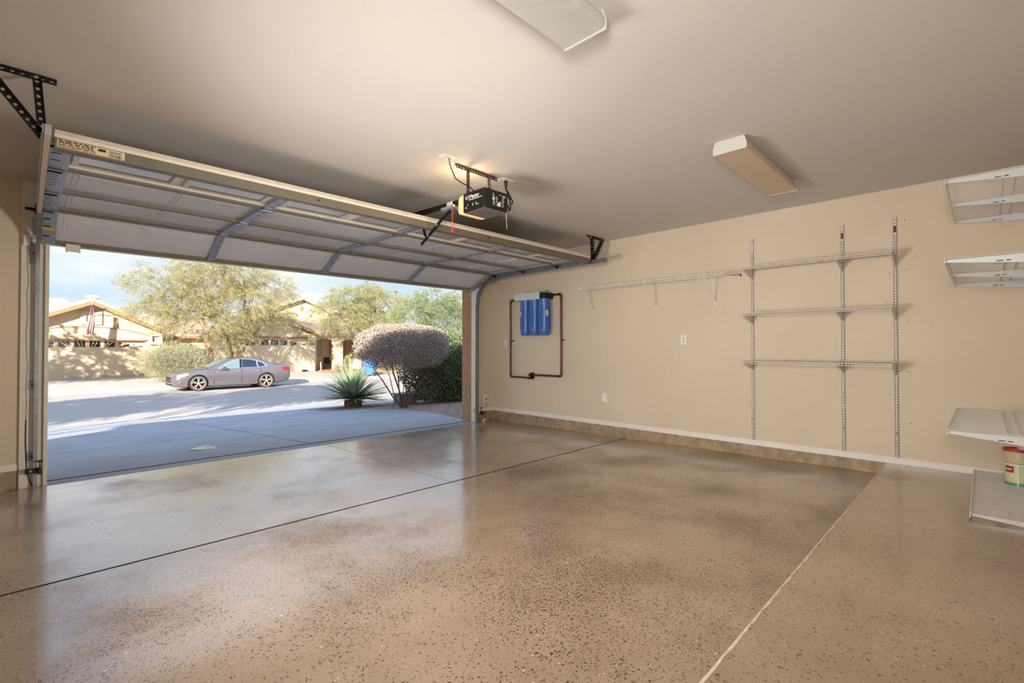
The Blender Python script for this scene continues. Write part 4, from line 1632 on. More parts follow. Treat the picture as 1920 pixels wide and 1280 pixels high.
b.hexa([(8.2, 28.4, -1.0), (15.2, 28.4, -1.0), (13.4, H2Y, -1.0), (8.4, H2Y, -1.0), (8.2, 28.4, -0.715), (15.2, 28.4, -0.715), (13.4, H2Y, ZG + 0.005), (8.4, H2Y, ZG + 0.005)])
struct(b.build('driveway_far', MT['concrete_far']), 'pale driveways of the houses across the street', 'driveway')
# gravel bed right of the drive
b = MB()
poly = [(5.35, 6.15), (5.35, 6.5)] + edge[1:] + [(5.36, 12.97), (12.0, 13.15), (12.0, 6.15)]
vs = [(x, y, dz(y) + 0.012) for x, y in poly] + [(x, y, -1.4) for x, y in poly]
n = len(poly)
b.add(vs, [tuple(range(n)), tuple(range(n, 2 * n))[::-1]] + [(i, (i + 1) % n, n + (i + 1) % n, n + i) for i in range(n)])
b.bx(12.0, 30, 6.15, 13.2, -1.4, -0.45)
struct(b.build('gravel_bed', MT['gravel']), 'pinkish gravel bed right of the driveway', 'ground')
b = MB()
b.bx(-30, DXL - 0.005, 6.15, 13.4, -1.4, -0.45)
struct(b.build('yard_near', MT['gravel']), 'gravel yard left of the driveway', 'ground')


def inside(x, y, pg):
    c = False
    for i in range(len(pg)):
        x1_, y1_ = pg[i]
        x2_, y2_ = pg[i - 1]
        if (y1_ > y) != (y2_ > y) and x < (x2_ - x1_) * (y - y1_) / (y2_ - y1_) + x1_:
            c = not c
    return c


rng = np.random.default_rng(4)
V, F = [], []
cnt = 0
while cnt < 8500:
    x, y = rng.uniform(5.3, 10.5), rng.uniform(6.45, 13)
    if not inside(x, y, poly) or x > 0.5 + 0.78 * y + 1.5:
        continue
    r_ = rng.uniform(0.006, 0.016)
    c = np.array([x, y, dz(y) + 0.012 + r_ * 0.3])
    o8 = np.array([[1, 0, 0], [0, 1, 0], [-1, 0, 0], [0, -1, 0], [0, 0, 0.7], [0, 0, -0.6]]) * r_ * rng.uniform(0.7, 1.3, (6, 3))
    a = rng.uniform(0, 6.28)
    R = np.array([[math.cos(a), -math.sin(a), 0], [math.sin(a), math.cos(a), 0], [0, 0, 1]])
    k = len(V)
    V += list(c + o8 @ R.T)
    for i in range(4):
        F.append((k + i, k + (i + 1) % 4, k + 4))
        F.append((k + (i + 1) % 4, k + i, k + 5))
    cnt += 1
gr = mesh_np('gravel', V, F, leafmat('pebbles', srgb(216, 194, 178), srgb(140, 122, 114), 0.0))
tag(gr, 'loose pinkish pebbles over the bed beside the driveway', 'gravel', kind='stuff')

# our own house outside: stucco shell, roof with eave
b = MB()
HXL, HXR = -4.7, 9.5
b.bx(HXL, OX0 - 0.02, 6.021, 6.30, -1.0, 2.75)
b.bx(OX1 + 0.036, HXR, 6.021, 6.30, -1.0, 2.75)
b.bx(OX0 - 0.02, OX1 + 0.036, 6.021, 6.30, 2.06, 2.75)
b.bx(HXL, HXL + 0.2, -7, 6.021, -1.0, 2.75)
b.bx(HXR - 0.2, HXR, -7, 6.021, -1.0, 2.75)
struct(b.build('wall_exterior', MT['stucco']), 'rough brown stucco outer wall beside the garage opening', 'wall')
b = MB()
ey, ez, rz_ = 6.75, 2.66, 4.5
x0, x1 = HXL - 0.35, HXR + 0.4
b.hexa([(x0, ey, ez), (x1, ey, ez), (x1 - 4.5, -1.5, rz_), (x0 + 4.5, -1.5, rz_), (x0, ey, ez + 0.16), (x1, ey, ez + 0.16), (x1 - 4.5, -1.5, rz_ + 0.16), (x0 + 4.5, -1.5, rz_ + 0.16)])
b.hexa([(x1, -9.6, ez), (x0, -9.6, ez), (x0 + 4.5, -1.5, rz_), (x1 - 4.5, -1.5, rz_), (x1, -9.6, ez + 0.16), (x0, -9.6, ez + 0.16), (x0 + 4.5, -1.5, rz_ + 0.16), (x1 - 4.5, -1.5, rz_ + 0.16)])
b.add([(x0, ey, ez), (x0, -9.6, ez), (x0 + 4.5, -1.5, rz_), (x0, ey, ez + 0.16), (x0, -9.6, ez + 0.16), (x0 + 4.5, -1.5, rz_ + 0.16)], [(0, 1, 2), (3, 5, 4), (0, 3, 4, 1), (1, 4, 5, 2), (2, 5, 3, 0)])
b.add([(x1, ey, ez), (x1, -9.6, ez), (x1 - 4.5, -1.5, rz_), (x1, ey, ez + 0.16), (x1, -9.6, ez + 0.16), (x1 - 4.5, -1.5, rz_ + 0.16)], [(0, 2, 1), (3, 4, 5), (0, 1, 4, 3), (1, 2, 5, 4), (2, 0, 3, 5)])
struct(b.build('roof', MT['roof_tile']), 'tiled roof over the garage', 'roof')

# ------------------------------------------------------------------ dry leaf on the driveway
pc = at(383, 844, 2, -0.24)
pc = Vector((pc.x, pc.y, dz(pc.y)))
b = MB()
vs, fs = [], []
e1 = Vector((0.72, -0.69, 0))
e2 = Vector((0.69, 0.72, -0.05))
for i in range(9):
    t = i / 8
    wdt = 0.085 * math.sin(PI * min(1, 0.12 + t * 0.9)) ** 0.7
    for j in range(5):
        s = (j - 2) / 2
        p = pc + e1 * (t - 0.5) * 0.32 + e2 * s * wdt + Vector((0, 0, 0.006 + 0.03 * max(0, s) ** 2 * math.sin(PI * t) + 0.012 * (t > 0.5) * (t - 0.5)))
        vs.append(p)
for i in range(8):
    for j in range(4):
        a = i * 5 + j
        fs.append((a, a + 1, a + 6, a + 5))
b.add(vs, fs)
o = b.build('dry_leaf', MT['palm'], smooth=True)
sm_ = o.modifiers.new('thick', 'SOLIDIFY')
sm_.thickness = 0.004
tag(o, 'curled pale yellow-green dry leaf lying on the driveway', 'leaf')


# ------------------------------------------------------------------ plants
def spray_tree(name, label, base, trunk_pts, lobes, leaf, n_twig, seed, group=None, per=24, llen=0.13, lwid=0.022, droop=0.25, twig=0.45, trunk_r=0.14, cat='tree', nbranch=14, bark='bark'):
    """trunk + limbs + airy sprays of narrow leaves filling the lobes (centre, radii)"""
    rg = np.random.default_rng(seed)
    t = thing(name, label, cat, base, group)
    b_ = MB()
    for tp in trunk_pts:
        k = len(tp)
        b_.tube(tp, [trunk_r * (1 - 0.75 * i / (k - 1)) for i in range(k)], 8)
    b_.build('trunk', MT[bark], t, smooth=True)
    tips = []
    vols = np.array([lb[1][0] * lb[1][1] * lb[1][2] for lb in lobes])
    cnts = np.maximum(8, (n_twig * vols ** 0.75 / (vols ** 0.75).sum()).astype(int))
    tops = [Vector(tp[-1]) for tp in trunk_pts]
    b_ = MB()
    allP, allD = [], []
    for (c, rad), k in zip(lobes, cnts):
        c, rad = np.array(c, float), np.array(rad, float)
        u = rg.normal(size=(k, 3))
        u /= np.linalg.norm(u, axis=1, keepdims=True)
        rr_ = rg.uniform(0.25, 1, (k, 1)) ** 0.5
        P = c + u * rad * rr_
        D = u * np.array([1, 1, 0.3]) + np.array([0, 0, -droop]) + rg.normal(size=(k, 3)) * 0.25
        D /= np.linalg.norm(D, axis=1, keepdims=True)
        allP.append(P)
        allD.append(D)
        for q in range(max(2, nbranch // len(lobes))):
            i = rg.integers(k)
            st = min(tops, key=lambda v: (v - Vector(P[i])).length)
            mid = st.lerp(Vector(P[i]), 0.5) + Vector((0, 0, 0.18 * (st - Vector(P[i])).length))
            q1 = st.lerp(mid, 0.5) + Vector(rg.normal(size=3) * 0.05)
            b_.tube([st, q1, mid, Vector(P[i])], [trunk_r * 0.28, trunk_r * 0.2, trunk_r * 0.12, trunk_r * 0.03], 5)
    b_.build('branches', MT[bark], t, smooth=True)
    P, D = np.concatenate(allP), np.concatenate(allD)
    n_ = len(P)
    ts_ = rg.uniform(0, 1, (n_, per, 1))
    LP = P[:, None, :] + D[:, None, :] * ts_ * twig + np.array([0, 0, -1]) * (ts_ ** 2) * twig * 0.35 + rg.normal(size=(n_, per, 3)) * 0.035
    LD = D[:, None, :] * 0.8 + rg.normal(size=(n_, per, 3)) * 0.55 + np.array([0, 0, -0.15])
    V_, F_ = leaf_quads(LP.reshape(-1, 3), LD.reshape(-1, 3), llen, lwid, rg)
    mesh_np('foliage', V_, F_, MT[leaf], t)
    return t


def pix(u, v, y):
    return at(u, v, 1, y)


# big feathery tree across the street, behind the car
TY = 30.6
pxm = 32.6


def lobe(u, v, ru, rv, y, ry=None, k=None):
    """ellipsoid crown lobe around a measured point"""
    c = pix(u, v, y)
    dist = (c - CAM).dot(FWD)
    s = dist / FPX
    return (tuple(c), (ru * s, (ry or ru * s * 0.9), rv * s))


bs = pix(440, 692, TY)
tb = Vector((bs.x, TY, ZG - 0.1))
p1, p2, p3 = pix(446, 655, TY), pix(455, 628, TY), pix(462, 600, TY)
q1, q2 = pix(434, 660, TY), pix(425, 632, TY)
spray_tree('mesquite_tree', 'big feathery yellow-green tree across the street behind the grey car', tuple(tb),
           [[tb, p1, p2, p3], [tb + Vector((0.05, 0.1, 0)), pix(452, 662, TY), pix(470, 636, TY), pix(490, 610, TY)], [tb, q1, q2, pix(405, 600, TY)]],
           [lobe(300, 530, 55, 32, TY), lobe(285, 585, 48, 18, TY), lobe(345, 575, 62, 24, TY), lobe(375, 610, 70, 16, TY - .4), lobe(385, 530, 62, 36, TY),
            lobe(440, 512, 62, 28, TY), lobe(450, 570, 70, 32, TY - 1), lobe(505, 540, 42, 26, TY), lobe(500, 595, 52, 20, TY), lobe(430, 632, 40, 14, TY - .5), lobe(530, 560, 22, 14, TY), lobe(390, 485, 60, 14, TY)],
           'leaf_gold', 2900, 21, 'feathery trees across the street', droop=0.08, per=70, llen=0.10, lwid=0.0075, trunk_r=0.115, nbranch=60, twig=0.6)
# right hand trees
TR = 31.0
tb = pix(690, 700, TR)
tb = Vector((tb.x, TR, ZG - 0.1))
spray_tree('palo_verde_tree', 'leaning feathery tree in front of the arched porch, behind the clipped shrub', tuple(tb),
           [[tb, pix(686, 668, TR), pix(668, 642, TR), pix(652, 612, TR), pix(640, 590, TR)], [pix(672, 648, TR), pix(690, 615, TR), pix(705, 590, TR)]],
           [lobe(625, 588, 40, 30, TR), lobe(660, 560, 45, 26, TR), lobe(655, 605, 42, 22, TR), lobe(715, 575, 48, 34, TR), lobe(690, 545, 40, 12, TR), lobe(705, 606, 40, 18, TR)],
           'leaf_yellow', 1900, 22, 'feathery trees across the street', droop=0.05, per=66, llen=0.10, lwid=0.0075, trunk_r=0.11, nbranch=40, twig=0.55)
TR = 27.5
tb = pix(815, 712, TR)
tb = Vector((tb.x, TR, ZG - 0.15))
spray_tree('palo_verde_tree', 'denser green feathery tree above the dark hedge, beside the garage wall', tuple(tb),
           [[tb, pix(815, 660, TR), pix(812, 620, TR), pix(805, 590, TR)], [pix(815, 660, TR), pix(840, 620, TR), pix(855, 595, TR)]],
           [lobe(775, 592, 40, 34, TR), lobe(815, 565, 48, 24, TR), lobe(830, 595, 45, 32, TR), lobe(870, 580, 46, 36, TR), lobe(905, 600, 40, 36, TR), lobe(820, 630, 60, 18, TR)],
           'leaf_green', 2400, 23, 'feathery trees across the street', droop=0.1, per=60, llen=0.10, lwid=0.009, trunk_r=0.11, nbranch=34, twig=0.5)
TR = 40.0
tb = pix(752, 680, TR)
tb = Vector((tb.x, TR, ZG - 0.1))
spray_tree('palo_verde_tree', 'thin distant bare-topped tree seen between the two green trees', tuple(tb),
           [[tb, pix(752, 630, TR), pix(748, 580, TR), pix(742, 545, TR)], [pix(750, 600, TR), pix(775, 570, TR), pix(785, 545, TR)], [pix(750, 600, TR), pix(720, 565, TR), pix(712, 538, TR)]],
           [lobe(745, 560, 60, 26, TR), lobe(690, 580, 40, 26, TR), lobe(765, 600, 50, 26, TR)],
           'leaf_gold', 420, 24, 'feathery trees across the street', per=40, llen=0.10, lwid=0.008, trunk_r=0.10, nbranch=9, twig=0.6)
# trees in the near yard on the left: out of the picture, their shade falls on the street and the gold house
for k, (x, y, zc_, r_, sd) in enumerate(((-3.0, 9.4, 4.9, 2.3, 31), (-8.0, 10.4, 4.3, 2.6, 32), (-13.4, 12.2, 4.2, 2.7, 33), (-4.4, 27.4, 3.7, 2.9, 34), (-10.6, 29.0, 4.3, 2.8, 36))):
    tb = Vector((x, y, -0.6))
    spray_tree('mesquite_tree', ['yard tree left of the driveway nearest the garage', 'yard tree second from the garage on the left', 'yard tree third from the garage on the left', 'street tree left of the gold house driveway', 'farthest left street tree by the gold house'][k], tuple(tb),
               [[tb, tb + Vector((0.1, 0, 1.2)), tb + Vector((0.3, 0.1, 2.4))], [tb + Vector((0, 0, 0.8)), tb + Vector((-0.7, 0.2, 2.2))]],
               [((x, y, zc_), (r_, r_, 1.2)), ((x + 1.2, y + 0.5, zc_ - 1.0), (1.7, 1.6, 0.7)), ((x - 1.3, y - 0.4, zc_ + 0.7), (1.8, 1.8, 0.9))],
               'leaf_green', 760 if k < 3 else 470, sd, 'shade trees left of the view', per=26, llen=0.18, lwid=0.04, trunk_r=0.13, nbranch=20, twig=0.6)

# feathery bush behind the car and the reddish one beside it
BYY = 29.4


def bush(name, label, c, rad, leaf, n_, seed, llen, lwid, cat='bush', shell=0.5, bark='bark_red', up=0.4, flat=0.0, stems=9, group=None):
    rg = np.random.default_rng(seed)
    t = thing(name, label, cat, (c[0], c[1], c[2] - rad[2]), group)
    c_, rad_ = np.array(c, float), np.array(rad, float)
    b_ = MB()
    for k in range(stems):
        a = rg.uniform(0, 2 * PI)
        e = c_ + rad_ * np.array([0.75 * math.cos(a), 0.75 * math.sin(a), rg.uniform(-0.1, 0.6)])
        b_.tube([(c[0] + 0.1 * math.cos(a), c[1] + 0.1 * math.sin(a), c[2] - rad[2] - 0.05), tuple((c_ + e) / 2 + np.array([0, 0, -0.15 * rad[2]])), tuple(e)], [0.02, 0.014, 0.005], 5)
    b_.build('stems', MT[bark], t)
    u = rg.normal(size=(n_, 3))
    u /= np.linalg.norm(u, axis=1, keepdims=True)
    P = c_ + u * rad_ * (rg.uniform(shell, 1.0, (n_, 1)) ** 0.6) * (1 + 0.10 * np.sin(7 * u[:, :1] + 3) * np.cos(6 * u[:, 1:2]))
    P[:, 2] = np.maximum(P[:, 2], c[2] - rad[2] + 0.02)
    D = u + np.array([0, 0, up]) + rg.normal(size=(n_, 3)) * 0.45
    V_, F_ = leaf_quads(P, D, llen, lwid, rg)
    mesh_np('foliage', V_, F_, MT[leaf], t)
    return t


c = pix(333, 679, BYY)
bush('feathery_bush', 'pale grey-green feathery bush in front of the car bonnet', (c.x, BYY, c.z), (1.7, 1.1, 0.98), 'leaf_sage', 30000, 41, 0.13, 0.0075, shell=0.2, up=0.7)
c = pix(389, 675, BYY + 0.4)
bush('red_bush', 'dark red bush between the feathery bush and the tree trunk', (c.x, BYY + 0.4, c.z), (0.28, 0.4, 0.72), 'leaf_red', 1500, 42, 0.1, 0.03)
# low plants by the porch of the cream house
for k, (u, v, ru, rv, lf, lab) in enumerate(((637, 689, 10, 6, 'leaf_sage', 'low dry plant at the foot of the porch pillar'), (652, 676, 5, 9, 'leaf_yellow', 'yellow flowering plant in the second porch arch'),
                                            (735, 682, 24, 12, 'leaf_sage', 'low bush across the street behind the clipped shrub'), (780, 672, 24, 16, 'leaf_dark', 'dark bush across the street behind the hedge'))):
    yy = 31.6
    c = pix(u, v, yy)
    s = (c - CAM).dot(FWD) / FPX
    bush('porch_plant' if k < 2 else 'street_bush', lab, tuple(c), (ru * s, ru * s * 0.8, rv * s), lf, 700 if k < 2 else 2500, 50 + k, 0.14, 0.02, up=0.6, cat='plant' if k < 2 else 'bush')

# spiky desert spoon on a scaly stump
ac = Vector((6.28, 12.25, dz(12.25) + 0.012))
ag = thing('spoon_yucca', 'spiky grey-green yucca ball on a stump at the driveway edge', 'plant', tuple(ac))
b = MB()
b.lathe(tuple(ac - Vector((0, 0, 0.03))), [(0.19, 0), (0.215, 0.06), (0.20, 0.15), (0.18, 0.22), (0.10, 0.25)], 18)
st = b.build('stump', MT['agave_base'], ag, smooth=True)
b = MB()
rs = random.Random(6)
for k in range(90):
    a = rs.uniform(0, 2 * PI)
    z = rs.uniform(0.02, 0.2)
    r_ = 0.205
    c = ac + Vector((r_ * math.cos(a), r_ * math.sin(a), z))
    b.prism([c + Vector((-0.03 * math.sin(a), 0.03 * math.cos(a), 0)), c + Vector((0.03 * math.sin(a), -0.03 * math.cos(a), 0)), c + Vector((0.02 * math.cos(a), 0.02 * math.sin(a), -0.05))],
            (0.015 * math.cos(a), 0.015 * math.sin(a), 0.012))
b.build('leaf_scars', MT['agave_base'], st)
rg = np.random.default_rng(9)
V, F = [], []
for k in range(460):
    az = rg.uniform(0, 2 * PI)
    el = math.asin(rg.uniform(-0.02, 0.99))
    Lf = rg.uniform(0.88, 1.12) * (0.98 + 0.06 * abs(el))
    d = np.array([math.cos(az) * math.cos(el), math.sin(az) * math.cos(el), math.sin(el)])
    sd_ = np.array([-math.sin(az), math.cos(az), 0]) * math.cos(0.3) + np.array([0, 0, 0.2])
    p0_ = np.array(ac) + np.array([0, 0, 0.23]) + d * 0.06
    wv_ = rg.uniform(0.018, 0.030)
    pts_ = []
    for q in range(4):
        t = q / 3
        pts_.append(p0_ + d * Lf * t + np.array([0, 0, -0.10 * t * t * math.cos(el)]) + rg.normal(size=3) * 0.006)
    k0 = len(V)
    for q, wq in enumerate((1.0, 0.85, 0.5, 0.05)):
        V += [pts_[q] + sd_ * wv_ * wq, pts_[q] - sd_ * wv_ * wq]
    for q in range(3):
        F.append((k0 + 2 * q, k0 + 2 * q + 1, k0 + 2 * q + 3, k0 + 2 * q + 2))
mesh_np('spear_leaves', V, F, MT['spear'], ag)

# clipped grey shrub on several bare stems
sc = Vector((6.52, 10.15, dz(10.15) + 0.012))
sh = thing('clipped_shrub', 'grey-leaved shrub clipped to a dome on bare twisting stems', 'shrub', tuple(sc))
crown_c = at(757, 650, 1, 10.15)
cr = (1.10, 1.0, 0.56)
b = MB()
rs = random.Random(12)
targets = [(700, 690), (716, 676), (735, 668), (757, 672), (770, 668), (742, 684), (790, 676), (815, 672), (725, 660), (765, 690)]
for k, (u, v) in enumerate(targets):
    e = at(u, v, 1, 10.15 + rs.uniform(-0.4, 0.4))
    s0 = sc + Vector((rs.uniform(-0.10, 0.10), rs.uniform(-0.08, 0.08), -0.03))
    m1 = s0.lerp(e, 0.35) + Vector((rs.uniform(-.06, .06), rs.uniform(-.06, .06), -0.05 if k in (0, 1, 7) else 0.03))
    m2 = s0.lerp(e, 0.7) + Vector((rs.uniform(-.05, .05), rs.uniform(-.05, .05), 0))
    r0 = rs.uniform(0.013, 0.022)
    b.tube([s0, m1, m2, e], [r0, r0 * 0.85, r0 * 0.7, r0 * 0.5], 7)
    for q in range(4):      # forks inside the crown
        e2 = e + Vector((rs.uniform(-.35, .35), rs.uniform(-.35, .35), rs.uniform(0.1, 0.5)))
        b.tube([m2.lerp(e, 0.6), e, e2], [r0 * 0.5, r0 * 0.4, r0 * 0.15], 5)
b.build('stems', MT['bark_red'], sh, smooth=True)
rg = np.random.default_rng(13)
n_ = 62000
u = rg.normal(size=(n_, 3))
u /= np.linalg.norm(u, axis=1, keepdims=True)
sgn = np.sign(u)
u2 = sgn * np.abs(u) ** 0.8          # squarer dome
rad_ = np.where(rg.uniform(size=(n_, 1)) < 0.45, rg.uniform(0.02, 1.0, (n_, 1)) ** 0.4, rg.uniform(0.6, 1.0, (n_, 1)))
P = np.array(crown_c) + u2 * np.array(cr) * rad_ * (1 + 0.04 * np.sin(9 * u[:, :1]) * np.cos(8 * u[:, 1:2]))
keep = ~((u[:, 2] < -0.45) & (rg.uniform(size=n_) < 0.6))
P, u = P[keep], u[keep]
D = u + rg.normal(size=u.shape) * 0.8 + np.array([0, 0, 0.3])
V, F = leaf_quads(P, D, 0.038, 0.011, rg)
mesh_np('foliage', V, F, MT['leaf_grey'], sh)

# dark hedge at the wall
hc = at(828, 692, 1, 10.6)
rg = np.random.default_rng(17)
hd = thing('dark_hedge', 'dense dark green hedge behind the clipped shrub, against the garage wall', 'hedge', (hc.x + 0.5, 10.7, dz(10.7)))
n_ = 76000
hx0, hx1 = at(782, 700, 1, 10.6).x, 11.2
P = np.stack([rg.uniform(hx0, hx1, n_), rg.uniform(9.9, 11.9, n_), rg.uniform(dz(10.7) + 0.06, 1.46, n_)], 1)
cx_, cy_, cz_ = (hx0 + hx1) / 2, 10.9, 0.44
q = np.stack([(P[:, 0] - cx_) / ((hx1 - hx0) / 2), (P[:, 1] - cy_) / 1.0, (P[:, 2] - cz_) / 1.02], 1)
rq = (np.abs(q) ** 3.2).sum(1)
lump = 1 + 0.25 * np.sin(P[:, 0] * 5) * np.sin(P[:, 2] * 6 + P[:, 1] * 3)
ok = (rq < lump)
P, q = P[ok], q[ok]
D = q + rg.normal(size=q.shape) * 0.6
V, F = leaf_quads(P, D, 0.066, 0.02, rg)
mesh_np('foliage', V, F, MT['leaf_dark'], hd)
b = MB()
rs = random.Random(3)
for k in range(26):
    x = rs.uniform(hx0 + 0.3, hx1 - 0.2)
    y = rs.uniform(10.4, 11.3)
    b.tube([(x, y, dz(y) - 0.02), (x + rs.uniform(-.2, .2), y + rs.uniform(-.2, .2), 0.0), (x + rs.uniform(-.35, .35), y + rs.uniform(-.3, .3), 0.8)], [0.025, 0.02, 0.006], 6)
b.build('stems', MT['bark_red'], hd)

# grey utility box behind the shrub stems
ub = thing('utility_box', 'low grey utility box behind the clipped shrub stems', 'utility box', (7.17, 11.1, dz(11.1)))
z = dz(11.1)
b = MB()
b.hexa([(6.92, 10.9, z - 0.05), (7.42, 10.9, z - 0.05), (7.42, 11.3, z - 0.05), (6.92, 11.3, z - 0.05), (6.94, 10.94, z + 0.30), (7.40, 10.94, z + 0.30), (7.40, 11.28, z + 0.30), (6.94, 11.28, z + 0.30)])
b.build('box_body', MT['utility'], ub, bevel=0.02)
b = MB()
b.bx(6.90, 7.44, 10.88, 11.32, z + 0.30, z + 0.335)
b.build('lid', MT['utility'], ub, bevel=0.012)


# ------------------------------------------------------------------ houses across the street
def arch_wall(b_, x0, x1, z0, z1, y0, y1, ops, mi=0):
    """wall slab with rectangular or arched openings: ops = [(xa, xb, za, zb, rise)]"""
    xs = x0
    for (xa, xb, za, zb, rise) in sorted(ops):
        b_.bx(xs, xa, y0, y1, z0, z1, mi)
        if za > z0:
            b_.bx(xa, xb, y0, y1, z0, za, mi)
        if rise <= 0:
            if zb < z1:
                b_.bx(xa, xb, y0, y1, zb, z1, mi)
        else:
            n_ = 10
            for i in range(n_):
                t0, t1 = i / n_, (i + 1) / n_
                h = lambda t: zb - rise * (2 * t - 1) ** 2
                u0, u1 = xa + (xb - xa) * t0, xa + (xb - xa) * t1
                b_.hexa([(u0, y0, h(t0)), (u1, y0, h(t1)), (u1, y1, h(t1)), (u0, y1, h(t0)), (u0, y0, z1), (u1, y0, z1), (u1, y1, z1), (u0, y1, z1)], mi)
        xs = xb
    b_.bx(xs, x1, y0, y1, z0, z1, mi)


def gable_roof(b_, xc, zr, xl, xr, ze, y0, y1, t=0.16):
    for xe in (xl, xr):
        zz = zr - (zr - ze) * abs(xe - xc) / max(abs(xr - xc), abs(xl - xc)) if False else ze
        b_.hexa([(xc, y0, zr), (xe, y0, ze), (xe, y1, ze), (xc, y1, zr), (xc, y0, zr + t), (xe, y0, ze + t), (xe, y1, ze + t), (xc, y1, zr + t)])


def tile_caps(b_, p0, p1, n_, r=0.055):
    """barrel tiles along a verge"""
    p0, p1 = Vector(p0), Vector(p1)
    for i in range(n_):
        a, c = p0.lerp(p1, i / n_), p0.lerp(p1, (i + 0.97) / n_)
        b_.tube([a + Vector((0, 0, 0.02)), c + Vector((0, 0, -0.012))], r, 8)


def fan_door(parent_, x0, x1, z0, z1, y, mname, n_pan, gl='far_glass'):
    """sectional door with a row of sunburst lights"""
    b_ = MB()
    b_.bx(x0, x1, y, y + 0.05, z0, z1)
    d_ = b_.build('garage_door', MT[mname], parent_)
    b_ = MB()
    wd = (x1 - x0) / n_pan
    for i in range(n_pan):
        for r_ in range(3):
            za = z0 + (z1 - z0) * (r_ / 4) + 0.07
            zb = z0 + (z1 - z0) * ((r_ + 1) / 4) - 0.07
            b_.bx(x0 + wd * i + 0.07, x0 + wd * (i + 1) - 0.07, y - 0.008, y + 0.001, za, zb)
    b_.build('raised_panel', MT[mname], d_)
    zc_ = z0 + (z1 - z0) * 0.80
    hh = (z1 - z0) * 0.16
    xm = (x0 + x1) / 2
    for i in range(n_pan):
        b_ = MB()
        xa, xb = x0 + wd * i + 0.09, x0 + wd * (i + 1) - 0.09
        # pane outline cut by a long low arch over the middle of the door
        n2 = 6
        top = lambda x: zc_ + hh * max(0.12, 1 - ((x - xm) / ((x1 - x0) / 2)) ** 2 * 0.9)
        poly_ = [(xa, y - 0.006, zc_), (xb, y - 0.006, zc_)] + [(xb + (xa - xb) * k / n2, y - 0.006, top(xb + (xa - xb) * k / n2)) for k in range(n2 + 1)]
        b_.prism(poly_, (0, 0.004, 0))
        w_ = b_.build('window', MT[gl], d_)
        b_ = MB()
        for k in (1, 2):
            xt = xa + (xb - xa) * k / 3
            dx_ = (xt - xm) * 0.25
            b_.beam((xt - dx_, y - 0.009, zc_), (xt + dx_ * 0.3, y - 0.009, top(xt)), 0.035, 0.006, (0, 1, 0))
        b_.build('muntin', MT[mname], w_)


# --- gold house on the left
A = lambda u, v: pix(u, v, H1Y)
xr_w = A(300, 640).x          # right wall corner
xpk, zpk = A(172, 567).x, A(172, 567).z
xe, ze = A(308, 623).x, A(308, 623).z
slope = (zpk - ze) / (xe - xpk)
xl_w = xpk - (xr_w - xpk)
h1 = thing('gold_house', 'gold stucco house with tiled gable, flag and fan-lit garage door', 'house', (xpk, H1Y + 3, ZG))
b = MB()
gx1 = A(272, 680).x
gx0 = gx1 - 4.95
gz1 = A(180, 636).z
ztop_w = zpk - slope * (xr_w - xpk)
arch_wall(b, xl_w, xr_w, ZG - 0.3, ztop_w, H1Y, H1Y + 0.3, [(gx0, gx1, ZG - 0.3, gz1, 0)])
b.prism([(xl_w, H1Y, ztop_w), (xr_w, H1Y, ztop_w), (xpk, H1Y, zpk)], (0, 0.3, 0))
b.bx(xr_w - 0.3, xr_w, H1Y + 0.3, H1Y + 9, ZG - 0.3, ztop_w)
b.bx(xl_w, xl_w + 0.3, H1Y + 0.3, H1Y + 9, ZG - 0.3, ztop_w)
b.build('wall', MT['house1'], h1)
b = MB()
zband0, zband1 = A(180, 631).z, A(180, 619).z
# raised lintel band with a very flat arch over the door
n2 = 12
polyb = [(gx0 - 0.2, H1Y - 0.09, gz1), (gx1 + 0.15, H1Y - 0.09, gz1)]
for k in range(n2 + 1):
    t = k / n2
    x = gx1 + 0.15 + (gx0 - 0.2 - gx1 - 0.15) * t
    polyb.append((x, H1Y - 0.09, gz1 + 0.25 + 0.42 * (1 - (2 * t - 1) ** 2)))
b.prism(polyb, (0, 0.1, 0))
lb = b.build('lintel_band', MT['house1'], h1)
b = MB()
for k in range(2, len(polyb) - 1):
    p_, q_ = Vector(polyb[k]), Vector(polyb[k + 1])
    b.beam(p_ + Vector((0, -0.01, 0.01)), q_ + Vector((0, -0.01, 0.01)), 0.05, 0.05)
b.build('arch_dark_strip', MT['fascia'], lb)  # thin dark strip along the top edge of the band
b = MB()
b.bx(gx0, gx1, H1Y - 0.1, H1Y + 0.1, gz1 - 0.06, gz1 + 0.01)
b.build('lintel_painted_shadow', MT['fascia'], h1)  # brown strip standing in for the shadow under the lintel
b = MB()
vx, vz = A(172, 596).x, A(172, 596).z
arch_wall(b, vx - 0.45, vx + 0.42, vz - 0.36, vz + 0.36, H1Y - 0.07, H1Y + 0.01, [(vx - 0.22, vx + 0.20, vz - 0.2, vz + 0.22, 0)])
b.build('gable_vent', MT['house1'], h1)
b = MB()
lx, lz = A(292, 635).x, A(292, 635).z
arch_wall(b, lx - 0.32, lx + 0.3, lz - 0.33, lz + 0.3, H1Y - 0.14, H1Y + 0.0, [(lx - 0.18, lx + 0.16, lz - 0.18, lz + 0.16, 0)])
b.build('light_niche', MT['house1'], h1)
b = MB()
ov = 0.55
gable_roof(b, xpk, zpk + 0.02, xpk - (xe - xpk) - 0.3, xe + 0.0, ze + 0.02, H1Y - ov, H1Y + 9.3)
rf = b.build('roof', MT['roof_tile'], h1)
b = MB()
tile_caps(b, (xpk, H1Y - ov + 0.06, zpk + 0.2), (xe, H1Y - ov + 0.06, ze + 0.2), 13)
tile_caps(b, (xpk, H1Y - ov + 0.06, zpk + 0.2), (2 * xpk - xe, H1Y - ov + 0.06, ze + 0.2), 13)
b.build('verge_tile', MT['roof_tile'], rf, smooth=True)
b = MB()
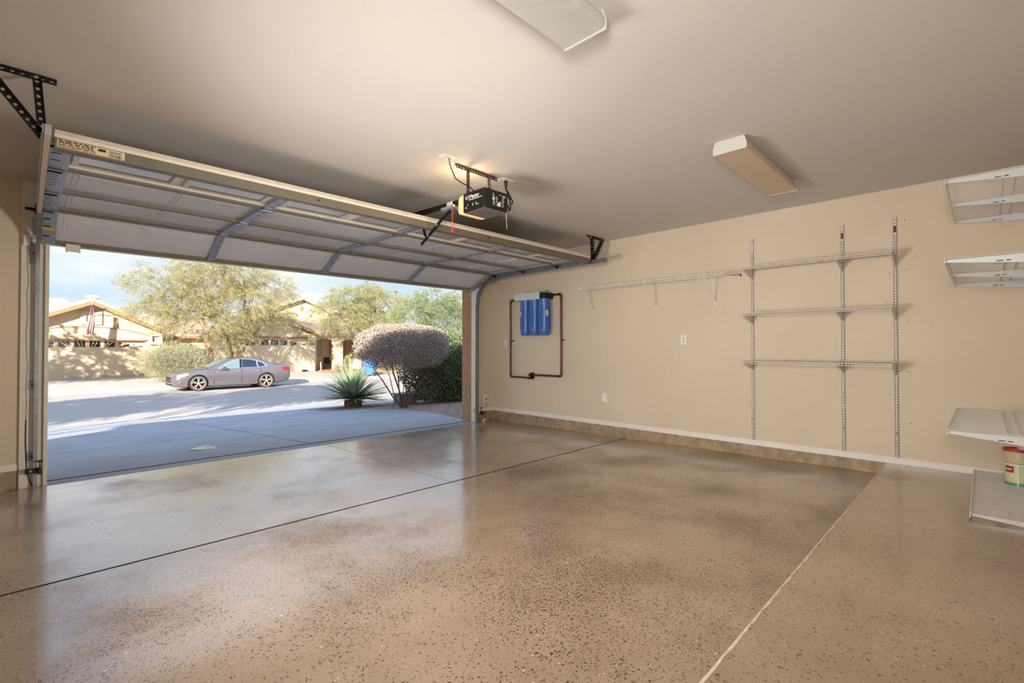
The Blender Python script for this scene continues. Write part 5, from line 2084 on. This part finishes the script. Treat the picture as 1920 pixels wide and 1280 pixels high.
b.bx(xpk - 0.3, xpk + 0.3, H1Y - ov - 0.02, H1Y - ov + 0.3, zpk + 0.16, zpk + 0.36)
b.build('ridge_cap', MT['roof_tile'], rf, bevel=0.06)
b = MB()
for xx in (xe, 2 * xpk - xe - 0.3):
    b.hexa([(xpk, H1Y - ov - 0.03, zpk - 0.14), (xx, H1Y - ov - 0.03, ze - 0.14), (xx, H1Y - ov + 0.02, ze - 0.14), (xpk, H1Y - ov + 0.02, zpk - 0.14),
            (xpk, H1Y - ov - 0.03, zpk + 0.06), (xx, H1Y - ov - 0.03, ze + 0.06), (xx, H1Y - ov + 0.02, ze + 0.06), (xpk, H1Y - ov + 0.02, zpk + 0.06)])
b.build('fascia', MT['fascia'], h1)
# higher roof behind on the left
b = MB()
rx, rz2 = pix(92, 558, H1Y + 7).x, pix(92, 558, H1Y + 7).z
rx2, rz3 = pix(160, 585, H1Y + 7).x, pix(160, 585, H1Y + 7).z
b.hexa([(rx - 6, H1Y + 3, rz3 - 2.2), (rx2 + 3.0, H1Y + 3, rz3 - 2.2), (rx + 0.6, H1Y + 7, rz2), (rx - 6, H1Y + 7, rz2),
        (rx - 6, H1Y + 11, rz3 - 2.2), (rx2 + 3.0, H1Y + 11, rz3 - 2.2), (rx + 0.6, H1Y + 7.2, rz2), (rx - 6, H1Y + 7.2, rz2)])
b.build('rear_roof', MT['roof_tile'], h1)
fan_door(h1, gx0, gx1, ZG, gz1, H1Y + 0.14, 'far_door', 8)
# flag hanging from a bracket in the gable
fl = thing('flag', 'limp red and white striped flag hanging at the gold house gable', 'flag', (A(172, 580).x, H1Y - 1.0, 2.0))
fy = H1Y - 1.15
ft, fbm = pix(171, 571, fy), pix(172, 626, fy)
b = MB()
b.tube([(ft.x + 0.08, H1Y - 0.01, ft.z - 0.55), (ft.x + 0.03, fy - 0.1, ft.z + 0.2)], 0.02, 8)
b.build('flag_pole', MT['white'], fl)
vs, fs, ms_ = [], [], []
nr, nc = 26, 13
for i in range(nr + 1):
    t = i / nr
    wd = 0.05 + 0.10 * min(1, t * 1.4) * (1 - 0.25 * max(0, t - 0.8) * 5)
    for j in range(nc + 1):
        s = j / nc - 0.5
        vs.append((ft.x + s * wd * 2 + 0.03 * math.sin(5 * t), fy + 0.07 * math.sin(j * 1.5 + t * 3), ft.z + (fbm.z - ft.z) * t - 0.12 * abs(s) * t))
b = MB()
for i in range(nr):
    for j in range(nc):
        a = i * (nc + 1) + j
        fs.append((a, a + 1, a + nc + 2, a + nc + 1))
        ms_.append(2 if (i < 9 and j < 6) else j % 2)
b.add(vs, fs)
b.m = ms_
b.build('cloth', [mat('flag_red', srgb(210, 108, 116), 0.8), mat('flag_white', srgb(236, 228, 224), 0.8), mat('flag_blue', srgb(98, 100, 130), 0.8)], fl, smooth=True)

# --- cream house on the right
B = lambda u, v: pix(u, v, H2Y)
h2 = thing('cream_house', 'cream stucco house with tiled roofs and arched porch behind the grey car', 'house', (13, H2Y + 3, ZG))
cxr = B(591, 650).x
dx0, dx1 = B(430, 660).x, B(576, 660).x
dz1 = B(520, 634).z
zeave = B(592, 627).z
xpk2 = (dx0 + dx1) / 2
xlw = dx0 - (cxr - dx1)
slope2 = 0.36
zpk2 = zeave + slope2 * (cxr + 0.2 - xpk2)
b = MB()
zt2 = zeave - 0.02
arch_wall(b, xlw, cxr, ZG - 0.3, zt2, H2Y, H2Y + 0.3, [(dx0, dx1, ZG - 0.3, dz1, 0)])
b.prism([(xlw, H2Y, zt2), (cxr, H2Y, zt2), (xpk2, H2Y, zt2 + slope2 * (cxr - xpk2))], (0, 0.3, 0))
b.bx(cxr - 0.25, cxr, H2Y + 0.3, H2Y + 5, ZG - 0.3, zt2)
b.bx(xlw, xlw + 0.25, H2Y + 0.3, H2Y + 5, ZG - 0.3, zt2)
b.build('wall', MT['house2'], h2)
b = MB()
lx, lz = B(584, 631).x, B(584, 631).z
arch_wall(b, lx - 0.3, lx + 0.28, lz - 0.25, lz + 0.25, H2Y - 0.12, H2Y, [(lx - 0.16, lx + 0.15, lz - 0.13, lz + 0.14, 0)])
b.build('light_niche', MT['house2'], h2)
b = MB()
hx, hz = B(584, 645).x, B(584, 645).z
b.bx(hx - 0.16, hx + 0.16, H2Y - 0.02, H2Y, hz - 0.07, hz + 0.07)
b.build('number_plaque', MT['fascia'], h2)
b = MB()
b.bx(dx0 - 0.1, dx1 + 0.1, H2Y - 0.1, H2Y + 0.1, dz1 + 0.0, dz1 + 0.10)
b.build('lintel_trim', MT['fascia'], h2)
b = MB()
gable_roof(b, xpk2, zpk2, xlw - 0.3, cxr + 0.25, zeave - 0.02, H2Y - 0.5, H2Y + 6)
rf = b.build('garage_roof', MT['roof_tile'], h2)
b = MB()
for xx in (xlw - 0.3, cxr + 0.25):
    b.hexa([(xpk2, H2Y - 0.53, zpk2 - 0.12), (xx, H2Y - 0.53, zeave - 0.14), (xx, H2Y - 0.48, zeave - 0.14), (xpk2, H2Y - 0.48, zpk2 - 0.12),
            (xpk2, H2Y - 0.53, zpk2 + 0.06), (xx, H2Y - 0.53, zeave + 0.04), (xx, H2Y - 0.48, zeave + 0.04), (xpk2, H2Y - 0.48, zpk2 + 0.06)])
b.build('fascia', MT['fascia'], h2)
fan_door(h2, dx0, dx1, ZG, dz1, H2Y + 0.14, 'far_door2', 8)
# upper gable behind
GY = H2Y + 4.0
gp, ge = pix(566, 562, GY), pix(606, 578, GY)
b = MB()
b.prism([(gp.x - 2.6, GY, 1.5), (gp.x + 2.2, GY, 1.5), (gp.x + 2.2, GY, gp.z - 0.95), (gp.x, GY, gp.z - 0.08), (gp.x - 2.6, GY, gp.z - 1.1)], (0, 0.3, 0))
uw = b.build('upper_wall', MT['house2'], h2)
b = MB()
b.prism([(gp.x - 0.12, GY - 0.03, gp.z - 0.85), (gp.x + 0.12, GY - 0.03, gp.z - 0.85), (gp.x + 0.12, GY - 0.03, gp.z - 0.5), (gp.x - 0.12, GY - 0.03, gp.z - 0.5)], (0, 0.03, 0))
b.build('gable_vent', MT['fascia'], uw)
b = MB()
gable_roof(b, gp.x, gp.z, gp.x - 3.0, gp.x + 2.6, gp.z - 1.15, GY - 0.4, GY + 7)
b.build('upper_roof', MT['roof_tile'], h2)
# porch with two arches right of the garage
PY = H2Y + 0.9
Pp = lambda u, v: pix(u, v, PY)
px0, px1 = cxr - 0.2, Pp(705, 660).x
a1, a2 = Pp(593, 650).x + 0.05, Pp(625, 650).x
a3, a4 = Pp(643, 650).x, Pp(666, 650).x
zt3 = Pp(620, 627).z
za1 = Pp(610, 634).z
b = MB()
arch_wall(b, px0, px1, ZG - 0.3, zt3, PY, PY + 0.3, [(a1, a2, ZG + 0.02, za1, 0.22), (a3, a4, ZG + 0.02, za1, 0.22)])
b.build('porch_arcade', MT['house2'], h2)
b = MB()
b.bx(px0, px1, PY + 1.2, PY + 1.35, ZG - 0.3, zt3)
b.bx(px1 - 0.2, px1, PY + 0.3, PY + 1.2, ZG - 0.3, zt3)
b.bx(px0, px1, PY + 0.3, PY + 1.2, zt3 - 0.1, zt3)
b.build('porch_wall', MT['porch_wall'], h2)
b = MB()
b.bx(px0, px1, PY - 0.3, PY + 1.2, ZG - 0.2, ZG + 0.03)
b.build('porch_floor', mat('porch_tile', srgb(170, 96, 70), 0.8), h2)
for (u0, u1, v0, v1, mm) in ((596, 604, 637, 668, 'far_pane'), (618, 626, 640, 676, 'far_pane'), (645, 650, 640, 668, 'far_pane')):
    b = MB()
    p0_, p1_ = pix(u0, v1, PY + 1.15), pix(u1, v0, PY + 1.15)
    b.bx(p0_.x, p1_.x, PY + 1.15, PY + 1.2, p0_.z, p1_.z)
    b.build('window', MT[mm], h2)
b = MB()
p0_, p1_ = pix(664, 690, PY + 1.15), pix(680, 652, PY + 1.15)
b.bx(p0_.x, p1_.x, PY - 0.03, PY + 0.0, ZG + 0.0, p1_.z)
b.build('red_door', MT['porch_red'], h2)
b = MB()
b.hexa([(cxr - 0.3, PY - 0.45, zt3 - 0.05), (px1 + 0.4, PY - 0.45, zt3 - 0.05), (px1 + 0.4, PY + 6, zt3 + 2.0), (cxr - 0.3, PY + 6, zt3 + 2.0),
        (cxr - 0.3, PY - 0.45, zt3 + 0.1), (px1 + 0.4, PY - 0.45, zt3 + 0.1), (px1 + 0.4, PY + 6, zt3 + 2.15), (cxr - 0.3, PY + 6, zt3 + 2.15)])
b.build('porch_roof', MT['roof_tile'], h2)
# low wing on the left with three narrow windows
WY = H2Y + 2.5
Wp = lambda u, v: pix(u, v, WY)
wx0, wx1 = Wp(303, 650).x, xlw + 0.3
zw = Wp(360, 632).z
b = MB()
b.bx(wx0 - 0.2, wx1, WY, WY + 0.3, ZG - 0.3, zw)
b.bx(wx0 - 0.2, wx1, WY - 0.06, WY, zw - 0.28, zw - 0.12)
wg = b.build('wing_wall', MT['house2'], h2)
for u in (315, 331, 351, 400):
    b = MB()
    c = Wp(u, 643)
    b.bx(c.x - 0.13, c.x + 0.13, WY - 0.03, WY + 0.0, c.z - 0.55, c.z + 0.28)
    b.build('window', MT['far_pane'], wg)
b = MB()
b.hexa([(wx0 - 0.5, WY - 0.5, zw - 0.02), (wx1 + 0.3, WY - 0.5, zw - 0.02), (wx1 + 0.3, WY + 4, zw + 1.45), (wx0 - 0.5, WY + 4, zw + 1.45),
        (wx0 - 0.5, WY - 0.5, zw + 0.14), (wx1 + 0.3, WY - 0.5, zw + 0.14), (wx1 + 0.3, WY + 4, zw + 1.6), (wx0 - 0.5, WY + 4, zw + 1.6)])
b.build('wing_roof', MT['roof_tile'], h2)
b = MB()
b.bx(wx0 - 0.5, wx1 + 0.3, WY - 0.55, WY - 0.5, zw - 0.08, zw + 0.06)
b.build('wing_fascia', MT['fascia'], h2)

# green resin chair on the porch
pcx = pix(617, 684, PY + 0.9)
ch = thing('patio_chair', 'dark green resin armchair inside the left porch arch', 'chair', (pcx.x, PY + 0.9, ZG + 0.03))
x, y, z = pcx.x, PY + 0.9, ZG + 0.03
b = MB()
b.bx(x - 0.26, x + 0.26, y - 0.25, y + 0.25, z + 0.40, z + 0.44)
b.build('seat', MT['chair_green'], ch, bevel=0.02)
b = MB()
b.prism([(x - 0.27, y + 0.24, z + 0.42), (x + 0.27, y + 0.24, z + 0.42), (x + 0.29, y + 0.3, z + 0.85), (x + 0.18, y + 0.31, z + 0.95), (x - 0.18, y + 0.31, z + 0.95), (x - 0.29, y + 0.3, z + 0.85)], (0, 0.04, 0))
b.build('backrest', MT['chair_green'], ch)
for sx_ in (-1, 1):
    b = MB()
    b.beam((x + sx_ * 0.28, y - 0.26, z + 0.65), (x + sx_ * 0.28, y + 0.27, z + 0.67), 0.06, 0.04)
    b.beam((x + sx_ * 0.28, y - 0.22, z + 0.42), (x + sx_ * 0.28, y - 0.25, z + 0.64), 0.05, 0.05, (1, 0, 0))
    b.build('armrest', MT['chair_green'], ch)
    for sy_ in (-1, 1):
        b = MB()
        b.beam((x + sx_ * 0.24, y + sy_ * 0.22, z + 0.41), (x + sx_ * 0.28, y + sy_ * 0.26, z), 0.05, 0.05, (1, 0, 0))
        b.build('leg', MT['chair_green'], ch)
# white stake and dark lamp box by the porch
sp = pix(602, 690, H2Y - 0.6)
st = thing('garden_stake', 'thin white stake with orange foot before the left porch arch', 'stake', (sp.x, H2Y - 0.6, ZG))
b = MB()
b.tube([(sp.x, H2Y - 0.6, ZG + 0.1), (sp.x - 0.03, H2Y - 0.6, ZG + 0.62)], 0.03, 8)
b.build('post', MT['white'], st)
b = MB()
b.lathe((sp.x, H2Y - 0.6, ZG - 0.02), [(0.16, 0), (0.12, 0.08), (0.04, 0.13)], 10)
b.build('foot', MT['orange'], st)
sp = pix(571, 690, H2Y - 0.3)
st = thing('planter_box', 'small dark box at the right foot of the cream garage', 'box', (sp.x, H2Y - 0.3, ZG))
b = MB()
b.bx(sp.x - 0.14, sp.x + 0.14, H2Y - 0.42, H2Y - 0.18, ZG - 0.02, ZG + 0.13)
b.build('box_body', MT['black'], st, bevel=0.02)
b = MB()
b.bx(sp.x - 0.15, sp.x + 0.15, H2Y - 0.43, H2Y - 0.17, ZG + 0.13, ZG + 0.16)
b.build('lid', MT['utility'], st)

# blue recycling bin
rb = pix(692, 696, 27.8)
x, y, z = rb.x, 27.8, -0.735
rc = thing('recycling_bin', 'blue wheeled recycling bin at the far curb behind the yucca', 'bin', (x, y, z))
b = MB()
b.hexa([(x - 0.24, y - 0.25, z + 0.06), (x + 0.24, y - 0.25, z + 0.06), (x + 0.24, y + 0.25, z + 0.06), (x - 0.24, y + 0.25, z + 0.06),
        (x - 0.30, y - 0.33, z + 0.98), (x + 0.30, y - 0.33, z + 0.98), (x + 0.30, y + 0.33, z + 0.98), (x - 0.30, y + 0.33, z + 0.98)])
b.build('bin_body', MT['bin_blue'], rc, bevel=0.03)
b = MB()
b.bx(x - 0.32, x + 0.32, y - 0.36, y + 0.36, z + 0.98, z + 1.06)
b.build('lid', MT['bin_blue'], rc, bevel=0.03)
b = MB()
b.tube([(x + 0.26, y - 0.2, z + 0.92), (x + 0.40, y - 0.2, z + 0.95), (x + 0.40, y + 0.2, z + 0.95), (x + 0.26, y + 0.2, z + 0.92)], 0.018, 6)
b.build('handle', MT['bin_blue'], rc)
for sy_ in (-1, 1):
    b = MB()
    b.lathe((x + 0.22, y + sy_ * 0.28, z + 0.12), [(0.05, -0.03), (0.12, -0.03), (0.12, 0.03), (0.05, 0.03)], 16, (0, 1, 0))
    b.build('wheel', MT['rubber'], rc)

# ------------------------------------------------------------------ the car
fw = at(371, 733, 2, ZS)
CX0 = fw.x - 0.93            # nose
CYN = fw.y - 0.12 + 0.0       # near side plane of the tyres' outer face
CW = 0.925
cyc = CYN + CW               # centre line
car = thing('car', 'grey four-door sedan parked at the far curb, facing left', 'car', (CX0 + 2.4, cyc, ZS))


def CP(x, y, z):
    """car coordinates: x from nose to tail, y toward the far side, z up"""
    return Vector((CX0 + x, cyc + y, ZS + z))


def interp(xs, ys, x):
    return float(np.interp(x, xs, ys))


sx_ = [0.0, .05, .16, .45, .93, 1.3, 1.7, 2.4, 3.1, 3.705, 4.2, 4.55, 4.76, 4.87]
w_s = [.58, .72, .83, .90, .92, .925, .925, .925, .925, .925, .91, .87, .82, .72]
zb_s = [.30, .22, .19, .17, .17, .17, .17, .17, .17, .19, .22, .25, .29, .40]
zs_s = [.60, .66, .71, .79, .86, .90, .92, .94, .96, .985, 1.0, 1.0, .97, .90]
zt_s = [.64, .72, .78, .88, .965, 1.0, 1.0, 1.0, 1.0, 1.03, 1.10, 1.115, 1.10, .97]
stx = sorted(set(list(np.linspace(0, 4.87, 34)) + sx_))
b = MB()
rings = []
for x in stx:
    w_, zb_, zs_, zt_ = interp(sx_, w_s, x), interp(sx_, zb_s, x), interp(sx_, zs_s, x), interp(sx_, zt_s, x)
    half = [(0, zb_), (.80 * w_, zb_), (.94 * w_, zb_ + .05), (.965 * w_, zb_ + .14), (.975 * w_, zb_ + .35 * (zs_ - zb_)), (1.0 * w_, zb_ + .58 * (zs_ - zb_)), (.985 * w_, zb_ + .78 * (zs_ - zb_)),
            (.965 * w_, zb_ + .86 * (zs_ - zb_)), (.915 * w_, zs_), (.80 * w_, zs_ + .55 * (zt_ - zs_)), (.45 * w_, zt_ - .008), (0, zt_)]
    ring = [CP(x, -y, z) for y, z in half] + [CP(x, y, z) for y, z in half[-2:0:-1]]
    rings.append(ring)
nr_ = len(rings[0])
vs = [p for r_ in rings for p in r_]
fs = []
for i in range(len(rings) - 1):
    for k in range(nr_):
        a, c = i * nr_ + k, i * nr_ + (k + 1) % nr_
        fs.append((a, c, c + nr_, a + nr_))
fs.append(tuple(range(nr_)))
fs.append(tuple(range((len(rings) - 1) * nr_, len(rings) * nr_)))
b.add(vs, fs)
body = b.build('body', MT['car'], car, smooth=True, auto=32)
WXS = (0.93, 3.705)
cut = MB()
for wx in WXS:
    cut.lathe(CP(wx, -1.1, 0.34), [(0.385, 0), (0.385, 2.2)], 40, (0, 1, 0))
co = cut.build('wheel_cutter', MT['black'])
bo = body.modifiers.new('arch', 'BOOLEAN')
bo.operation = 'DIFFERENCE'
bo.object = co
bo.solver = 'EXACT'
co.location = body.matrix_world.translation * 0
bpy.context.view_layer.update()
dg = bpy.context.evaluated_depsgraph_get()
nm = bpy.data.meshes.new_from_object(body.evaluated_get(dg))
body.modifiers.clear()
if len(nm.polygons) > 100:
    body.data = nm
bpy.data.objects.remove(co)
nm.polygons.foreach_set('use_smooth', [True] * len(nm.polygons))
nm.set_sharp_from_angle(angle=math.radians(32))
# dark inner well so the arches read
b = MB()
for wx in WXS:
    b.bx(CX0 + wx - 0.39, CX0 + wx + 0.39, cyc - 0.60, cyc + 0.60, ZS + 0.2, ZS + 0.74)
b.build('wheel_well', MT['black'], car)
# greenhouse
gx = [1.28, 1.5, 1.75, 2.0, 2.18, 2.5, 2.8, 3.1, 3.4, 3.7, 4.0, 4.28]
gz = [.985, 1.09, 1.21, 1.33, 1.405, 1.455, 1.462, 1.445, 1.395, 1.31, 1.20, 1.09]


def roofz(x):
    return interp(gx, gz, x)


def side_y(z):
    return 0.845 - (z - 0.94) * 0.50


def gsec(x):
    rz = roofz(x)
    ze_ = max(.95, rz - .055)
    e = side_y(ze_)
    return [(side_y(.92), .92), (e, ze_), (e * .88, ze_ + (rz - ze_) * .62), (e * .5, rz - .008), (0, rz)]


b = MB()
rings = []
for x in np.linspace(1.28, 4.28, 40):
    s = gsec(x)
    rings.append([CP(x, -y, z) for y, z in s] + [CP(x, y, z) for y, z in s[-2::-1]])
nr_ = len(rings[0])
vs = [p for r_ in rings for p in r_]
fs = []
for i in range(len(rings) - 1):
    for k in range(nr_ - 1):
        a, c = i * nr_ + k, i * nr_ + k + 1
        fs.append((a, c, c + nr_, a + nr_))
b.add(vs, fs)
b.build('cabin', MT['car'], car, smooth=True, auto=30)


def top_panel(name, xs, inset, off, m):
    b_ = MB()
    vs_, fs_ = [], []
    n_ = 9
    for x in xs:
        s = gsec(x)
        ys = [q[0] for q in s][::-1]
        zs = [q[1] for q in s][::-1]
        ym = s[1][0] - inset
        for j in range(n_):
            y = -ym + 2 * ym * j / (n_ - 1)
            z = float(np.interp(abs(y), ys, zs))
            vs_.append(CP(x + off[0], y, z + off[1]))
    for i in range(len(xs) - 1):
        for j in range(n_ - 1):
            a = i * n_ + j
            fs_.append((a, a + 1, a + n_ + 1, a + n_))
    b_.add(vs_, fs_)
    return b_.build(name, m, car, smooth=True)


top_panel('windscreen', list(np.linspace(1.36, 2.16, 9)), 0.045, (-0.006, 0.010), MT['car_glass_light'])
top_panel('rear_window', list(np.linspace(3.50, 4.16, 8)), 0.06, (0.006, 0.010), MT['car_glass'])
top_panel('sunroof', list(np.linspace(2.35, 2.85, 5)), 0.16, (0, 0.008), MT['car_glass'])
for s in (-1, 1):
    def win(name, poly_, m, o_=0.004, th=0.004):
        b_ = MB()
        b_.prism([CP(x, s * (side_y(z) + o_), z) for x, z in poly_], (0, s * th, 0))
        return b_.build(name, m, car)
    win('chrome_trim', [(1.66, .955), (2.0, 1.165), (2.30, 1.315), (2.62, 1.385), (3.02, 1.372), (3.36, 1.30), (3.62, 1.19), (3.76, 1.09), (3.72, 1.02), (3.45, .985)], MT['chrome'], 0.002, 0.004)
    win('front_side_window', [(1.80, .985), (2.06, 1.15), (2.34, 1.29), (2.60, 1.36), (2.56, .99)], MT['car_glass_light'], 0.005)
    win('rear_side_window', [(2.68, .99), (2.71, 1.365), (3.02, 1.35), (3.30, 1.29), (3.32, .995)], MT['car_glass'], 0.005)
    win('quarter_window', [(3.38, 1.0), (3.36, 1.27), (3.56, 1.185), (3.68, 1.09), (3.66, 1.035)], MT['car_glass'], 0.005)
    win('door_pillar', [(2.575, .975), (2.605, 1.375), (2.70, 1.372), (2.665, .975)], MT['black'], 0.0055)
    b = MB()
    c = CP(1.86, s * 1.0, 1.0)
    b.hexa([c + Vector((-.07, -.09, -.06)), c + Vector((.07, -.09, -.06)), c + Vector((.07, .09, -.06)), c + Vector((-.07, .09, -.06)),
            c + Vector((-.03, -.09, .075)), c + Vector((.07, -.09, .075)), c + Vector((.07, .09, .075)), c + Vector((-.03, .09, .075))])
    b.beam(CP(1.90, s * 0.84, .96), CP(1.88, s * .95, .97), 0.05, 0.03)
    b.build('side_mirror', MT['car'], car, bevel=0.025)
    for xh in (2.38, 3.28):
        b = MB()
        b.tube([CP(xh, s * .915, .80), CP(xh + .02, s * .945, .805), CP(xh + .20, s * .945, .815), CP(xh + .22, s * .915, .815)], 0.014, 6)
        b.build('door_handle', MT['chrome'], car)
    b = MB()
    for xs_, zz0, zz1 in ((1.52, .3, .86), (2.63, .3, .93), (3.42, .55, .95)):
        b.beam(CP(xs_, s * .928, zz0), CP(xs_ + .02, s * .905, zz1), 0.008, 0.006, (0, 1, 0))
    b.build('door_gap', MT['black'], car)
    b = MB()
    b.beam(CP(1.34, s * .905, .22), CP(3.30, s * .905, .235), 0.05, 0.03, (0, 0, 1))
    b.build('sill_trim', MT['car'], car, bevel=0.01)
    b = MB()      # head and tail lamps follow the body side
    b.hexa([CP(.10, s * .66, .60), CP(.16, s * .83, .60), CP(.52, s * .905, .70), CP(.50, s * .72, .70), CP(.13, s * .62, .715), CP(.19, s * .795, .715), CP(.55, s * .86, .80), CP(.52, s * .68, .80)])
    b.build('headlight', MT['head'], car, bevel=0.01)
    b = MB()
    b.hexa([CP(.45, s * .89, .665), CP(.46, s * .905, .665), CP(.60, s * .918, .70), CP(.60, s * .90, .70), CP(.45, s * .885, .73), CP(.46, s * .895, .73), CP(.60, s * .91, .765), CP(.60, s * .88, .765)])
    b.build('side_marker', MT['amber'], car)
    b = MB()
    b.hexa([CP(4.50, s * .845, .80), CP(4.50, s * .875, .80), CP(4.80, s * .81, .78), CP(4.83, s * .60, .78), CP(4.42, s * .80, .97), CP(4.42, s * .87, .96), CP(4.78, s * .79, .955), CP(4.82, s * .58, .955)])
    b.build('tail_light', MT['tail'], car, bevel=0.012)
    for wx in WXS:
        b = MB()
        c = CP(wx, s * .80, 0.34)
        ax = (0, s, 0)
        b.lathe(c, [(0.24, 0.03), (0.24, -0.09), (0.325, -0.09), (0.34, -0.07), (0.34, 0.09), (0.33, 0.108), (0.266, 0.112), (0.255, 0.07), (0.24, 0.03)], 40, ax, caps=False)
        wh = b.build('wheel', MT['tyre'], car, smooth=True)
        b = MB()
        b.lathe(c, [(0.255, 0.05), (0.262, 0.085), (0.268, 0.112), (0.252, 0.116), (0.240, 0.09), (0.238, 0.05), (0.255, 0.05)], 40, ax, caps=False)
        for q in range(5):
            a = 2 * PI * q / 5 + 0.3
            for da in (-0.17, 0.17):
                e0 = c + Vector((0.05 * math.cos(a), s * 0.098, 0.05 * math.sin(a)))
                e1_ = c + Vector((0.25 * math.cos(a + da), s * 0.105, 0.25 * math.sin(a + da)))
                b.beam(e0, e1_, 0.03, 0.022, (0, 1, 0))
        b.lathe(c, [(0.06, 0.085), (0.055, 0.11), (0.02, 0.115)], 16, ax)
        b.build('rim', MT['rim'], wh, smooth=True)
        b = MB()
        b.lathe(c, [(0.242, 0.0), (0.242, 0.02)], 24, ax)
        b.build('brake_disc', MT['black'], wh)
b = MB()
b.hexa([CP(-.012, -.42, .50), CP(-.012, .42, .50), CP(.2, .42, .50), CP(.2, -.42, .50), CP(.0, -.50, .63), CP(.0, .50, .63), CP(.2, .5, .63), CP(.2, -.5, .63)])
for z0_ in (.27, .40):
    b.hexa([CP(-.01, -.55, z0_), CP(-.01, .55, z0_), CP(.2, .6, z0_), CP(.2, -.6, z0_), CP(.0, -.6, z0_ + .07), CP(.0, .6, z0_ + .07), CP(.2, .6, z0_ + .07), CP(.2, -.6, z0_ + .07)])
b.build('grille', MT['black'], car, bevel=0.01)
b = MB()
b.bx(CX0 - .02, CX0 + .1, cyc - .44, cyc + .44, ZS + .63, ZS + .655)
for s in (-1, 1):
    b.beam(CP(.10, s * .70, .37), CP(.30, s * .875, .40), 0.03, 0.03)
b.build('chrome_bar', MT['chrome'], car, bevel=0.006)

# ------------------------------------------------------------------ light
SUN_AZ = Vector((4.15, 4.3, 0)).normalized()
SUN_EL = math.atan(0.36)
sd = bpy.data.lights.new('sun', 'SUN')
sd.energy = 13.0
sd.angle = math.radians(0.6)
sd.color = (1.0, 0.92, 0.80)
so = bpy.data.objects.new('sun', sd)
COL.objects.link(so)
ray = SUN_AZ * math.cos(SUN_EL) - Vector((0, 0, 1)) * math.sin(SUN_EL)
so.rotation_euler = ray.to_track_quat('-Z', 'Y').to_euler()

world = bpy.data.worlds.new('sky')
scene.world = world
world.use_nodes = True
nt = world.node_tree
bg = nt.nodes['Background']
tc = nt.nodes.new('ShaderNodeTexCoord')
mp = nt.nodes.new('ShaderNodeMapping')
mp.inputs['Scale'].default_value = (1.0, 1.0, 3.2)
nz = nt.nodes.new('ShaderNodeTexNoise')
nz.inputs['Scale'].default_value = 2.6
nz.inputs['Detail'].default_value = 6
nz.inputs['Roughness'].default_value = 0.55
cr_ = nt.nodes.new('ShaderNodeValToRGB')
cr_.color_ramp.elements[0].position = 0.36
cr_.color_ramp.elements[0].color = (0.42, 0.54, 0.70, 1)
cr_.color_ramp.elements[1].position = 0.56
cr_.color_ramp.elements[1].color = (0.66, 0.68, 0.71, 1)
nt.links.new(tc.outputs['Generated'], mp.inputs['Vector'])
nt.links.new(mp.outputs[0], nz.inputs['Vector'])
nt.links.new(nz.outputs['Fac'], cr_.inputs['Fac'])
sep = nt.nodes.new('ShaderNodeSeparateXYZ')
nt.links.new(tc.outputs['Generated'], sep.inputs[0])
hr = nt.nodes.new('ShaderNodeMapRange')
hr.inputs[1].default_value = 0.28
hr.inputs[2].default_value = 0.75
hr.inputs[4].default_value = 0.95
nt.links.new(sep.outputs[2], hr.inputs[0])
zx = nt.nodes.new('ShaderNodeMix')
zx.data_type = 'RGBA'
zx.inputs[7].default_value = (0.50, 0.72, 1.14, 1)
nt.links.new(hr.outputs[0], zx.inputs[0])
nt.links.new(cr_.outputs[0], zx.inputs[6])
nt.links.new(zx.outputs[2], bg.inputs['Color'])
bg.inputs['Strength'].default_value = 1.3


def light(name, kind, loc, energy, col, size=0.1, target=None, size_y=None):
    d = bpy.data.lights.new(name, kind)
    d.energy = energy
    d.color = col
    if kind == 'AREA':
        d.shape = 'RECTANGLE'
        d.size = size
        d.size_y = size_y or size
    else:
        d.shadow_soft_size = size
    o_ = bpy.data.objects.new(name, d)
    COL.objects.link(o_)
    o_.location = loc
    if target is not None:
        o_.rotation_euler = (Vector(target) - Vector(loc)).to_track_quat('-Z', 'Y').to_euler()
    return o_


# photographer's flash just above the lens, then added fill lamps with no seen source
light('camera_flash', 'POINT', (0.0, -0.06, 1.26), 8, (1.0, 0.97, 0.94), 0.05)
sb = light('fill_light', 'AREA', (-0.36, -0.16, 1.5), 50, (1.0, 0.97, 0.94), 0.7, (5.3, 3.6, 1.4), 0.5)
sb.data.spread = math.radians(105)
sb = light('fill_light', 'AREA', (-0.47, 2.6, 0.75), 50, (1.0, 0.97, 0.94), 1.2, (5.5, 1.1, 1.7), 0.8)
sb.data.spread = math.radians(112)
sb = light('fill_light', 'AREA', (2.6, -0.21, 0.9), 27, (1.0, 0.95, 0.89), 0.6, (-0.4, 5.9, 1.3), 0.5)
sb.data.spread = math.radians(80)
# opener bulb behind its lens
light('opener_bulb', 'POINT', (2.50, 3.01, 2.315), 2.6, (1.0, 0.72, 0.42), 0.02)

scene.view_settings.view_transform = 'Standard'
scene.view_settings.look = 'None'
scene.view_settings.exposure = 0.24
scene.view_settings.gamma = 1.0
scene.view_settings.use_curve_mapping = False
